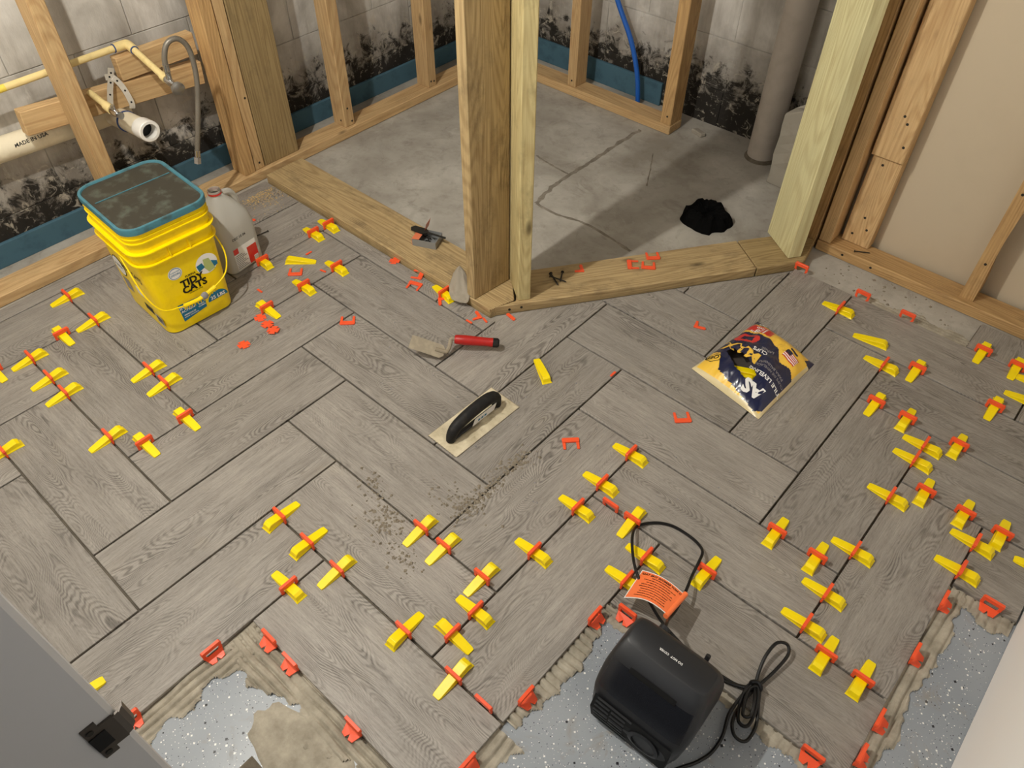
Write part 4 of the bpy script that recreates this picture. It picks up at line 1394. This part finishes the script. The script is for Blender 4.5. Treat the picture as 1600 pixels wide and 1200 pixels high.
for k in range(9):
    t0 = 0.205 + 0.0125 * k
    tgt = mr if k % 2 == 0 else mb
    for q in range(6):
        s0, s1 = 0.12 + 0.2 * q / 6, 0.12 + 0.2 * (q + 1) / 6
        tgt.add([bag_pt(s0, t0, 0.0012), bag_pt(s1, t0, 0.0012), bag_pt(s1, t0 + 0.0125, 0.0012), bag_pt(s0, t0 + 0.0125, 0.0012)], [(0, 1, 2, 3)])
mb.build('flag_stripes', M['print_white'], bag, wn=False)
mr.build('flag_stripes', M['print_red'], bag, wn=False)
mb = MB()
for q in range(4):
    s0, s1 = 0.235 + 0.085 * q / 4, 0.235 + 0.085 * (q + 1) / 4
    mb.add([bag_pt(s0, 0.2, 0.0016), bag_pt(s1, 0.2, 0.0016), bag_pt(s1, 0.26, 0.0016), bag_pt(s0, 0.26, 0.0016)], [(0, 1, 2, 3)])
    s0, s1 = 0.18 + 0.12 * q / 4, 0.18 + 0.12 * (q + 1) / 4
    mb.add([bag_pt(s0, 0.155, 0.0016), bag_pt(s1, 0.155, 0.0016), bag_pt(s1, 0.182, 0.0016), bag_pt(s0, 0.182, 0.0016)], [(0, 1, 2, 3)])
mb.build('flag_canton', M['navy'], bag, wn=False)
# wedges seen through the tear: they lie inside the bag
for k, (s, t, rz, tx) in enumerate(((0.52, 0.69, 0.25, 0.0), (0.50, 0.785, 0.25, 0.0))):
    p = bag_xy(s, t)
    q = Matrix.Rotation(math.pi, 4, 'Z') @ Vector((p.x, p.y, 0))
    o = link_copy(wedge0, 'leveling_wedge', None, (0.842 + q.x, 1.028 + q.y, 0.012), (tx, 0.0, rz))
    tag(o, ['yellow wedge in the tear of the bag, upper one', 'yellow wedge in the tear of the bag, lower one'][k], 'wedge', 'wedges inside the torn bag')

# ================================================================== fan heater
ht = empty('fan_heater', (1.172, 0.010, ZS + 0.002), math.radians(1.5), 'small black fan heater with looped power cord on bare floor', 'heater')
def hsl(z):      # front y, back y, half width at height z
    tab = [(0.0, -0.070, 0.092, 0.080), (0.012, -0.078, 0.098, 0.090), (0.06, -0.082, 0.100, 0.099), (0.105, -0.074, 0.097, 0.1035), (0.122, -0.066, 0.096, 0.104), (0.150, -0.050, 0.092, 0.103), (0.172, -0.034, 0.086, 0.0995), (0.188, -0.020, 0.080, 0.096), (0.200, -0.004, 0.073, 0.092), (0.207, 0.008, 0.064, 0.086)]
    for a, b in zip(tab, tab[1:]):
        if z <= b[0]:
            f = (z - a[0]) / (b[0] - a[0])
            return [a[i] + (b[i] - a[i]) * f for i in (1, 2, 3)]
    return tab[-1][1:]
def hring(z, n=64, ex=7.0):
    f, b, w = hsl(z)
    cy, hy = (f + b) / 2, (b - f) / 2
    out = []
    for k in range(n):
        a = 2 * math.pi * k / n
        c, s = math.cos(a), math.sin(a)
        out.append((w * math.copysign(abs(c) ** (2 / ex), c), cy + hy * math.copysign(abs(s) ** (2 / ex), s), z))
    return out
mb = MB()
zz = [0, 0.004, 0.012, 0.03, 0.06, 0.09, 0.105, 0.114, 0.122, 0.135, 0.150, 0.161, 0.172, 0.181, 0.190, 0.197, 0.202, 0.205, 0.207]
mb.loft([hring(z) for z in zz])
for i_, f_ in enumerate(mb.f):
    q = [mb.v[k] for k in f_]
    zc, yc, xc = sum(p[2] for p in q) / len(q), sum(p[1] for p in q) / len(q), sum(p[0] for p in q) / len(q)
    if len(q) == 4 and 0.122 < zc < 0.178 and yc < hsl(zc)[0] + 0.012 and abs(xc) < 0.09: mb.m[i_] = 1
mb.build('housing', [M['black'], M['black_gloss']], ht, smooth=True)
def hf(x, z, off=0.0024):
    f, b, w = hsl(z)
    return (x, f - off, z + off * 0.4)
mb = MB()                              # grille recess and bars
mb.add([hf(-0.084, 0.014), hf(0.084, 0.014), hf(0.088, 0.06), hf(0.086, 0.108), hf(-0.086, 0.108), hf(-0.088, 0.06)], [(0, 1, 2, 3, 4, 5)])
grl = mb.build('grille', M['black_deep'], ht, wn=False)
for k in range(7):
    z = 0.022 + 0.0135 * k
    mb = MB()
    for x0, x1 in ((-0.080, -0.048), (-0.044, -0.012)) if k in (2, 3, 4, 5) else ((-0.078, 0.0),):
        p0, p1 = hf(x0, z, 0.003), hf(x1, z, 0.003)
        mb.box(p0[0], p1[0], p0[1] - 0.0015, p0[1] + 0.003, z - 0.0018, z + 0.0018)
    mb.build('slat', M['black'], grl)
mb = MB()
mb.loft([[hf(0.034 + 0.034 * s * math.cos(a), 0.064 + 0.030 * s * math.sin(a), o_) for a in (2 * math.pi * k / 24 for k in range(24))] for s, o_ in ((1.0, 0.001), (1.0, 0.0035), (0.76, 0.0045), (0.74, 0.0015))], False, True)
mb.build('fan_ring', M['black'], grl, smooth=True)
mb = MB()                              # carrying slot
for a in range(12):
    x0, x1 = -0.050 + 0.10 * a / 12, -0.050 + 0.10 * (a + 1) / 12
    w0 = 0.0035
    mb.add([hf(x0, 0.179, 0.0022), hf(x1, 0.179, 0.0022), hf(x1, 0.187, 0.0022), hf(x0, 0.187, 0.0022)], [(0, 1, 2, 3)])
mb.build('carry_slot', M['black_deep'], ht, wn=False)
for wd, xo in (('DO NOT', 0.011), ('COVER', -0.016)):
    mb = MB()
    add_text(mb, wd, 0.0062, lambda x, y: (xo - x, 0.034 - y, 0.2076))
    mb.build('lettering', M['print_white'], ht, wn=False)
MB().tube([(-0.045, 0.072, 0.168), (-0.045, 0.094, 0.172)], [0.0125, 0.0115], 16).build('cord_socket', M['black'], ht, smooth=True)
MB().tube([(0.050, 0.085, 0.172), (0.050, 0.092, 0.186)], 0.005, 10).build('foot_stud', M['black'], ht, smooth=True)

CZ = 0.0045
cord_a = [(1.126, 0.098, 0.158), (1.118, 0.122, 0.140), (1.110, 0.150, 0.100), (1.104, 0.178, 0.062), (1.10, 0.215, 0.045), (1.092, 0.262, 0.040), (1.078, 0.318, 0.026), (1.072, 0.352, 0.030), (1.062, 0.388, 0.020), (1.038, 0.408, 0.008), (1.004, 0.414, CZ), (0.965, 0.410, CZ), (0.930, 0.390, CZ), (0.905, 0.352, 0.008), (0.916, 0.312, 0.026), (0.944, 0.272, 0.030), (0.974, 0.240, 0.034), (1.01, 0.214, 0.034), (1.052, 0.192, 0.028), (1.095, 0.180, 0.014), (1.15, 0.172, CZ), (1.20, 0.168, CZ), (1.25, 0.170, CZ), (1.285, 0.176, CZ), (1.312, 0.192, 0.010)]
HT_INV = (Matrix.Translation(Vector((1.172, 0.010, ZS + 0.002))) @ Matrix.Rotation(math.radians(1.5), 4, 'Z')).inverted()
def ctube(pts, nm, r=0.0036, sub=6, mat=None):
    return MB().tube([HT_INV @ p for p in cr(pts, sub)], r, 8).build(nm, mat or M['cord'], ht, smooth=True)
ctube(cord_a, 'cord_lead')
coil = [(1.312, 0.192, 0.010), (1.302, 0.225, 0.014), (1.296, 0.262, 0.022), (1.300, 0.298, 0.028), (1.318, 0.312, 0.024), (1.330, 0.296, 0.018), (1.326, 0.250, 0.012), (1.316, 0.200, 0.010), (1.308, 0.150, 0.008), (1.312, 0.105, CZ), (1.330, 0.082, CZ), (1.352, 0.088, CZ), (1.352, 0.125, 0.008), (1.334, 0.165, 0.014), (1.318, 0.195, 0.016), (1.300, 0.185, 0.014), (1.306, 0.140, 0.012), (1.322, 0.108, 0.012), (1.340, 0.112, 0.014), (1.336, 0.150, 0.018), (1.318, 0.190, 0.020), (1.306, 0.175, 0.018), (1.320, 0.125, 0.018), (1.334, 0.130, 0.020), (1.326, 0.160, 0.022), (1.312, 0.190, 0.016)]
ctube(coil, 'cord_coil')
ctube([(1.305, 0.186, 0.018), (1.300, 0.150, 0.010), (1.300, 0.110, CZ), (1.312, 0.068, CZ - 0.006), (1.312, 0.030, ZS + 0.006), (1.300, -0.005, ZS + 0.006), (1.282, -0.035, ZS + 0.006), (1.262, -0.070, ZS + 0.006), (1.24, -0.10, ZS + 0.006)], 'cord_tail')
ctube([(1.305, 0.182, 0.012), (1.27, 0.168, CZ), (1.22, 0.158, CZ), (1.17, 0.153, CZ), (1.12, 0.158, CZ)], 'cord_second_strand')
ctube([(1.304, 0.188, 0.006), (1.302, 0.190, 0.024), (1.312, 0.196, 0.028), (1.322, 0.192, 0.024), (1.322, 0.188, 0.006)], 'cord_tie', 0.0045)

# orange warning tag wrapped on the cord
tg = empty('warning_tag', (1.05, 0.20, 0.03), 0, 'curled orange warning tag wrapped on the heater cord', 'tag')
T0, T1, T2, T3 = Vector((0.986, 0.252, 0.026)), Vector((0.998, 0.160, 0.040)), Vector((1.098, 0.168, 0.082)), Vector((1.098, 0.244, 0.062))
def tag_pt(a, b, off=0.0):
    p = (T0 * (1 - a) + T3 * a) * (1 - b) + (T1 * (1 - a) + T2 * a) * b
    p = p + Vector((0, 0, 0.024 * math.sin(math.pi * a) * (0.7 + 0.3 * b) + off))
    return p - Vector((1.05, 0.20, 0.03))
k = 16
def sheet(m0, m1, off, mat, nm):
    mbq = MB()
    vs = [tag_pt(m0[0] + (m0[1] - m0[0]) * a / k, m1[0] + (m1[1] - m1[0]) * b / k, off) for a in range(k + 1) for b in range(k + 1)]
    mbq.add(vs, [(a * (k + 1) + b, (a + 1) * (k + 1) + b, (a + 1) * (k + 1) + b + 1, a * (k + 1) + b + 1) for a in range(k) for b in range(k)])
    return mbq.build(nm, mat, tg, smooth=True, wn=False)
sheet((0, 1), (0, 1), 0, M['print_white'], 'sheet')
sheet((0.02, 1), (0.03, 0.97), 0.0006, M['tag_orange'], 'orange_print')
mb = MB()
# letters read from the wrapped end back towards the free end, upside down in the photograph
TW, TH = 0.118, 0.094
def tf(x, y): return tag_pt(min(1, max(0, 0.5 - x / TW)), min(1, max(0, 0.5 - y / TH)), 0.0014)
add_text(mb, 'DO NOT REMOVE THIS TAG!', 0.0088, tf, -0.004, 0.036, 0, 1.0)
rows = ['WARNING: RISK OF FIRE', 'Do not use an extension cord with this heater', 'Plug directly into a wall outlet only', 'Do not overload the circuit. Inspect the plug', 'and cord before each use. Keep all combustible', 'materials at least 3 feet from the heater', 'Unplug the heater when it is not in use', 'Do not cover. Do not leave unattended', 'Dry indoor use only. Save these instructions']
for i, rr in enumerate(rows):
    add_text(mb, rr, 0.0046, tf, -0.002, 0.028 - 0.0078 * i)
mb.build('lettering', M['print_black'], tg, wn=False)
MB().tube([T2 + Vector((0.0, -0.004, -0.002)) - Vector((1.05, 0.20, 0.03)), T3 + Vector((0.0, 0.004, -0.002)) - Vector((1.05, 0.20, 0.03))], 0.0062, 10).build('wrap', M['tag_orange'], tg, smooth=True)

# ================================================================== things on the curb
bx = empty('screw_box', (-0.270, 0.792, ZT + 0.0005), math.radians(24), 'small open clear box with orange label on the curb', 'box')
mb = MB()
w2, d2, h2, t2 = 0.042, 0.032, 0.026, 0.0015
mb.box(-w2, w2, -d2, d2, 0, t2)
for s in (-1, 1):
    mb.box(s * w2 - t2 * (s > 0), s * w2 + t2 * (s < 0), -d2, d2, t2, h2)
    mb.box(-w2 + t2, w2 - t2, s * d2 - t2 * (s > 0), s * d2 + t2 * (s < 0), t2, h2)
mb.build('tray', M['clear'], bx)
MB().box(-w2 - 0.0012, -w2 - 0.0002, -d2, d2, 0.001, h2).build('label', M['label_orange'], bx)
fl = MB().box(-0.026, 0.0, -d2, d2, h2, h2 + 0.0012)
fl.v = [(v[0] - w2 + 0.026, v[1], v[2] + (v[0] + 0.026) * 0.1) for v in fl.v]
lf = fl.build('flap', M['label_orange'], bx)
fl = MB().box(-0.012, 0.012, -0.02, 0.02, 0, 0.001)
fl.v = [(v[0] * 0.35 - 0.012, v[1] + d2 + 0.004, v[2] + h2 + 0.016 + v[0] * 1.3) for v in fl.v]
fl.build('lid_flap', M['label_orange'], bx)
mb = MB()
for k in range(10):
    a = random.uniform(0, 6.28)
    x, y = random.uniform(-0.02, 0.028), random.uniform(-0.02, 0.02)
    mb.tube([(x, y, 0.004 + 0.001 * (k % 4)), (x + 0.012 * math.cos(a), y + 0.012 * math.sin(a), 0.005 + 0.001 * (k % 4))], 0.0016, 6)
tag(mb.build('screws', M['nail'], bx), kind='stuff')
sb = empty('spade_bit', (-0.278, 0.800, ZT + 0.030), math.radians(14), 'dark spade drill bit lying across the small clear box', 'drill bit')
MB().prism([(-0.064, 0.0), (-0.055, 0.014), (-0.012, 0.016), (0.004, 0.005), (0.004, -0.005), (-0.012, -0.016), (-0.055, -0.014)], 0.0005, 0.003).build('blade', M['nail'], sb)
MB().tube([(0.0, 0, 0.002), (0.055, 0, 0.003), (0.068, 0, 0.003), (0.072, 0, 0.003)], [0.0032, 0.003, 0.0036, 0.0030], 8).build('shank', M['nail'], sb, smooth=True)

# grey rag / mortar-smeared scrap leaning at the curb end
mb = MB()
k = 18
vs = []
for a in range(k + 1):
    for b in range(k + 1):
        s, t = a / k, b / k
        w_ = math.sin(math.pi * (0.12 + 0.88 * s) ** 0.8) ** 0.6
        base = Vector((0.018, 0.648, 0.004)) * (1 - s) + Vector((-0.068, 0.742, 0.058)) * s
        off = Vector((0.055, 0.020, 0.010)) * ((t - 0.5) * 1.25 * w_)
        bu = 0.014 * math.sin(math.pi * t) + 0.006 * noise.noise(Vector((s * 4, t * 4, 1))) + 0.003 * noise.noise(Vector((s * 11, t * 11, 6)))
        p = base + off + Vector((0.10, -0.35, 0.92)) * (bu * (0.3 + 0.7 * w_))
        zmin = 0.0265 if p.y > 0.672 else 0.021
        p.z = max(p.z, zmin)
        vs.append((p.x, p.y, p.z))
mb.add(vs, [(a * (k + 1) + b, (a + 1) * (k + 1) + b, (a + 1) * (k + 1) + b + 1, a * (k + 1) + b + 1) for a in range(k) for b in range(k)])
o = mb.build('crumpled_rag', M['rag'], smooth=True, wn=False)
sm = o.modifiers.new('thick', 'SOLIDIFY')
sm.thickness = 0.002
sm.offset = 1
tag(o, 'crumpled grey mortar-stained rag at the corner post foot', 'rag')

# black dirt heap around the drain
mb = MB()
rg = []
for s, h in ((1.0, 0.0), (0.93, 0.020), (0.80, 0.036), (0.62, 0.044), (0.42, 0.036), (0.2, 0.030), (0.03, 0.026)):
    rr = []
    for k in range(48):
        a = 2 * math.pi * k / 48
        jag = 1 + 0.26 * noise.noise(Vector((math.cos(a) * 2, math.sin(a) * 2, 3))) + 0.07 * noise.noise(Vector((math.cos(a) * 8, math.sin(a) * 8, s * 3)))
        rr.append((0.088 * s * jag * math.cos(a), 0.085 * s * jag * math.sin(a), h * (1 + 0.5 * noise.noise(Vector((math.cos(a) * 5, math.sin(a) * 5, s * 6)))) + 0.0))
    rg.append(rr)
mb.loft(rg, True, True)
o = mb.build('dirt_heap', M['pitch'], None, (0.335, 1.590, ZS + 0.0003), smooth=False)
tag(o, 'heap of black dirt around the drain on shower floor', 'dirt')

# ================================================================== plumbing
sp_ = empty('soil_pipe', (0.268, 2.105, ZS + 0.0005), 0, 'thick grey painted vertical pipe in the back corner', 'pipe')
MB().tube([(0, 0, 0), (0, 0, 1.2), (0, 0, 2.3)], 0.055, 28).build('pipe_run', M['soil_pipe'], sp_, smooth=True)
MB().tube([(0, 0, 0), (0, 0, 0.012)], [0.064, 0.058], 28).build('mortar_collar', M['mortar_dark'], sp_, smooth=True)
mb = MB()
mb.tube(cr([(-0.60, 2.13, 0.62), (-0.555, 2.13, 0.50), (-0.504, 2.13, 0.382), (-0.421, 2.13, 0.251), (-0.371, 2.13, 0.132), (-0.350, 2.13, 0.03), (-0.346, 2.13, ZS + 0.001)], 6), 0.0105, 12)
tag(mb.build('blue_water_pipe', M['pex'], smooth=True), 'bent blue plastic water pipe rising along the back wall', 'pipe')
# parged lump right of the grey pipe
mb = MB()
rg = []
for k in range(9):
    z = ZS + 0.0005 + 0.31 * k / 8
    j = lambda s: 0.010 * noise.noise(Vector((z * 14, s, 0)))
    zt_ = 1 if k == 8 else 0
    rg.append([(0.372 + j(1), 1.955 + j(2), z - 0.035 * zt_), (0.45 + j(3), 1.950 + j(4), z + 0.012 * zt_), (0.52 + j(3), 1.945 + j(4), z - 0.01 * zt_), (0.52, 2.02, z), (0.43 + j(5), 2.03, z + 0.006 * zt_), (0.388 + j(5), 2.0, z - 0.02 * zt_)])
mb.loft(rg)
tag(mb.build('parged_stub', M['stucco'], bevel=0.004), 'rough parged concrete stub between grey pipe and green post', 'concrete stub')
tag(MB().prism([(-0.045, 2.085), (0.010, 2.070), (0.022, 2.092), (-0.030, 2.110)], ZS + 0.0005, ZS + 0.018).build('concrete_chip', M['stucco'], bevel=0.003), 'loose flat concrete chip at the foot of the back wall', 'concrete chip')

dr = empty('drain_pipe', (-1.222, 0.292, 0.347), 0, 'cream plastic drain pipe with open stub above the bucket', 'pipe')
MB().tube([(0, -1.2, 0.050), (0, -0.08, 0.004)], 0.037, 24).build('horizontal_run', M['pvc'], dr, smooth=True)
tee = MB().tube([(0, -0.085, 0.003), (0, 0.06, 0.0)], 0.0385, 24)
tee.tube([(0.0, 0, 0), (0.120, 0, 0.013)], 0.0325, 24)
tee.build('tee_fitting', M['pvc'], dr, smooth=True)
MB().tube([(0.120, 0, 0.014), (0.127, 0, 0.015)], 0.0335, 24).build('primer_ring', M['brass_blue'], dr, smooth=True)
so = MB()
so.tube([(0.127, 0, 0.016), (0.240, 0.0, 0.028)], 0.0305, 24, cap=False)
so = so.build('stub_out', M['pvc'], dr, smooth=True)
mb = MB()
R0, R1_ = 0.0335, 0.0235
def rr_(x, r): return [(x + 0.034, 0.0 + r * math.cos(2 * math.pi * k / 24), 0.030 + (x - 0.2) * 0.1 + r * math.sin(2 * math.pi * k / 24)) for k in range(24)]
mb.loft([rr_(0.185, R0 - 0.001), rr_(0.192, R0), rr_(0.236, R0), rr_(0.238, R0 - 0.002), rr_(0.238, R1_), rr_(0.19, R1_)], True, True)
mb.build('stub_collar', M['pvc_white'], dr, smooth=True)
MB().tube([(0.234, 0.0, 0.030), (0.2355, 0.0, 0.030)], 0.0232, 20).build('pipe_bore', M['black_deep'], dr)
mb = MB()
def pw(x, y):
    a = 0.55 + y / 0.0405
    return (0.0378 * math.cos(a), -0.265 + x, 0.0118 + 0.0378 * math.sin(a))
add_text(mb, 'MADE IN USA', 0.017, pw, 0.0, -0.006)
mb.build('lettering', M['print_black'], dr, wn=False)

def cpvc(name, label, runs, mats=None):
    root = empty(name, runs[0][0], 0, label, 'pipe')
    l0 = Vector(runs[0][0])
    for i, rn in enumerate(runs):
        MB().tube([Vector(q) - l0 for q in rn], 0.0105, 14).build('pipe_run', (mats or {}).get(i, M['cpvc']), root, smooth=True)
    return root, l0
cw, l0 = cpvc('supply_pipe', 'cream supply pipe along the wall, ending in the hose valve', [[(-1.170, 0.385, 0.553), (-1.170, 0.02, 0.548)], [(-1.170, 0.02, 0.548), (-1.170, -0.6, 0.54)], [(-1.150, 0.404, 0.552), (-0.965, 0.402, 0.505)]], {1: M['cpvc_y']})
el = MB().tube([Vector(q) - l0 for q in cr([(-1.170, 0.362, 0.553), (-1.170, 0.392, 0.553), (-1.163, 0.404, 0.553), (-1.128, 0.404, 0.546)], 5)], 0.0145, 14)
el.build('elbow', M['cpvc'], cw, smooth=True)
for p, q in (((-1.170, 0.362, 0.553), (-1.170, 0.359, 0.553)), ((-1.128, 0.404, 0.546), (-1.125, 0.404, 0.5455))):
    MB().tube([Vector(p) - l0, Vector(q) - l0], 0.0135, 14).build('primer_ring', M['brass_blue'], cw, smooth=True)
vv = empty('shutoff_valve', (-0.965, 0.402, 0.505), 0, 'chrome shutoff valve with round handle under the braided hose', 'valve')
MB().tube([(-0.02, 0, 0.005), (0.0, 0, 0.0)], 0.0135, 14).build('socket', M['cpvc'], vv, smooth=True)
MB().tube([(0, 0, 0), (0.012, 0, -0.002), (0.04, 0.0, -0.008)], [0.0115, 0.0125, 0.0105], 14).build('body', M['chrome'], vv, smooth=True)
MB().tube([(0.018, 0, 0.0), (0.018, 0.002, 0.026)], 0.0085, 12).build('outlet', M['chrome'], vv, smooth=True)
hnd = [(0.040, 0.010), (0.046, 0.018), (0.054, 0.021), (0.060, 0.0205), (0.063, 0.016), (0.0635, 0.004)]
MB().tube([(x, 0.001, -0.008 - (x - 0.04) * 0.3) for x, r in hnd], [r for x, r in hnd], 20).build('round_handle', M['steel'], vv, smooth=True)
hs = empty('braided_hose', (-0.947, 0.404, 0.532), 0, 'grey braided supply hose arching from valve and hanging down', 'hose')
l1 = Vector((-0.947, 0.404, 0.532))
MB().tube([Vector(q) - l1 for q in cr([(-0.947, 0.404, 0.532), (-0.945, 0.408, 0.575), (-0.942, 0.428, 0.612), (-0.938, 0.462, 0.617), (-0.934, 0.486, 0.580), (-0.930, 0.482, 0.50), (-0.928, 0.460, 0.42), (-0.926, 0.430, 0.335), (-0.925, 0.408, 0.275)], 6)], 0.0082, 12).build('braid', M['hose'], hs, smooth=True)
MB().tube([Vector((-0.947, 0.404, 0.5335)) - l1, Vector((-0.9465, 0.405, 0.556)) - l1], 0.0098, 12).build('ferrule', M['chrome'], hs, smooth=True)
MB().tube([Vector((-0.925, 0.408, 0.277)) - l1, Vector((-0.9245, 0.402, 0.256)) - l1], 0.0095, 12).build('ferrule', M['chrome'], hs, smooth=True)
MB().tube([Vector((-0.9245, 0.402, 0.2555)) - l1, Vector((-0.924, 0.396, 0.236)) - l1], 0.0120, 6).build('end_nut', M['chrome'], hs)
cw2, l2 = cpvc('supply_pipe', 'short cream supply stub with small valve above drain stub', [[(-1.1435, 0.232, 0.464), (-1.02, 0.230, 0.452)]])
MB().tube([Vector((-1.05, 0.230, 0.455)) - l2, Vector((-1.018, 0.230, 0.4518)) - l2], 0.0138, 14).build('socket', M['cpvc'], cw2, smooth=True)
v2 = empty('angle_stop', (-1.016, 0.230, 0.4515), 0, 'small chrome angle stop resting on top of drain stub', 'valve')
MB().tube([(0, 0, 0), (0.018, 0, -0.002), (0.034, 0, -0.003)], [0.0115, 0.012, 0.009], 12).build('body', M['chrome'], v2, smooth=True)
MB().tube([(0.016, 0, 0.006), (0.016, 0.0, 0.022)], 0.0065, 10).build('outlet', M['chrome'], v2, smooth=True)
MB().tube([(0.034, 0, -0.003), (0.046, 0.004, -0.004)], [0.005, 0.011], 10).build('handle', M['steel'], v2, smooth=True)
# perforated strap holding the drain
stp = empty('pipe_strap', (-1.14, 0.30, 0.48), 0, 'perforated metal hanger strap between boards and drain stub', 'strap')
l3 = Vector((-1.14, 0.30, 0.48))
def strap(pts, nm):
    pts = cr(pts, 5)
    mb = MB()
    rg = []
    for i, p in enumerate(pts):
        t = (pts[min(i + 1, len(pts) - 1)] - pts[max(i - 1, 0)]).normalized()
        wd = t.cross(Vector((1, 0, 0.15))).normalized() * 0.009
        nn_ = wd.cross(t).normalized() * 0.0007
        rg.append([p - wd - l3 - nn_, p + wd - l3 - nn_, p + wd - l3 + nn_, p - wd - l3 + nn_])
    mb.loft(rg)
    o = mb.build(nm, M['galvanised'], stp)
    for i in range(3, len(pts) - 2, 4):
        t = (pts[i + 1] - pts[i - 1]).normalized()
        nrm_ = (t.cross(Vector((1, 0, 0.15)).normalized())).cross(t).normalized()
        MB().tube([pts[i] - l3 - nrm_ * 0.0011, pts[i] - l3 + nrm_ * 0.0011], 0.0032, 8).build('hole', M['black_deep'], o)
strap([(-1.138, 0.318, 0.515), (-1.134, 0.306, 0.490), (-1.126, 0.285, 0.455), (-1.110, 0.262, 0.415), (-1.105, 0.256, 0.398)], 'band')
strap([(-1.136, 0.290, 0.495), (-1.132, 0.312, 0.488), (-1.118, 0.325, 0.455), (-1.096, 0.325, 0.415), (-1.092, 0.320, 0.398)], 'band')

# ================================================================== nails, crumbs, dust
def nail(x, y, z, deg, lab, L=0.06, r=0.002, group=None):
    root = empty('loose_nail', (x, y, z), math.radians(deg), lab, 'nail', group)
    MB().tube([(-L / 2, 0, r), (L / 2 - 0.004, 0, r), (L / 2, 0, r)], [r, r, 0.0004], 8).build('shaft', M['nail'], root, smooth=True)
    MB().tube([(-L / 2 - 0.0015, 0, r), (-L / 2, 0, r)], r * 2.2, 10).build('head', M['nail'], root)
NG = 'nails left on diagonal curb'
nail(-0.752, 0.456, 0.0022, 262, 'dark nail lying on tile right of the jug', 0.055, 0.0018)
nail(0.178, 0.920, ZT + 0.0032, -28, 'left black nail of the three on diagonal curb', 0.062, 0.0028, NG)
nail(0.190, 0.925, ZT + 0.0086, 12, 'middle black nail lying across the others on diagonal curb', 0.058, 0.0022, NG)
nail(0.186, 0.945, ZT + 0.0032, -60, 'right black nail of the three on diagonal curb', 0.050, 0.0024, NG)
nail(0.851, 1.722, ZT + 0.0026, 30, 'bent-looking nail on right bottom plate below wide board', 0.05, 0.002)


def scatter(name, n, fn, smin, smax, mat, label, cat, z=0.0, seed=1):
    rnd = random.Random(seed)
    mb = MB()
    for i in range(n):
        x, y = fn(rnd)
        s = smin + (smax - smin) * rnd.random() ** 2.5
        a = rnd.random() * 6.28
        pts = [(x + s * math.cos(a + q) * rnd.uniform(0.6, 1.2), y + s * math.sin(a + q) * rnd.uniform(0.6, 1.2), z + 0.0003) for q in (0, 1.5, 3.0, 4.6)]
        top = (x + rnd.uniform(-.3, .3) * s, y + rnd.uniform(-.3, .3) * s, z + s * rnd.uniform(0.5, 1.1))
        mb.add(pts + [top], [(0, 1, 4), (1, 2, 4), (2, 3, 4), (3, 0, 4), (3, 2, 1, 0)])
    o = mb.build(name, mat, wn=False)
    return tag(o, label, cat, kind='stuff')


def crumb_spot(r):
    c = r.choice([(0.445, -0.045, 0.035), (0.47, -0.06, 0.05), (0.415, -0.020, 0.03), (0.545, -0.085, 0.035), (0.34, 0.012, 0.03), (0.52, 0.10, 0.05), (0.55, 0.12, 0.03)])
    return c[0] + r.gauss(0, c[2]), c[1] + r.gauss(0, c[2] * 0.5)
scatter('mortar_crumbs', 520, crumb_spot, 0.0010, 0.0062, M['crumb'], 'grey mortar crumbs strewn over the central tiles', 'crumbs', 0, 3)
scatter('mortar_ridge', 420, lambda r: (lambda t: (0.558 + 0.030 * r.gauss(0, 0.5), 0.09 + 0.26 * t + 0.01 * r.gauss(0, 1)))(r.random()), 0.0012, 0.0065, M['crumb'], 'line of mortar crumbs along the joint below the notched trowel', 'crumbs', 0, 5)
scatter('sawdust', 900, lambda r: (-0.975 + abs(r.gauss(0, 0.05)), 0.60 + r.gauss(0, 0.045)), 0.0006, 0.003, M['sawdust'], 'sawdust patch in the corner of left plate and curb', 'sawdust', 0, 8)
scatter('floor_grit', 260, lambda r: (r.uniform(-0.3, 1.3), r.uniform(0.22, 0.66)), 0.0008, 0.0035, M['print_grey'], 'pale grit scattered over the tiles', 'grit', 0, 11)
scatter('slab_debris', 90, lambda r: (r.uniform(0.78, 1.2), r.uniform(1.545, 1.685)), 0.001, 0.007, M['crumb'], 'dark debris on the bare strip by right plate', 'debris', ZS, 14)
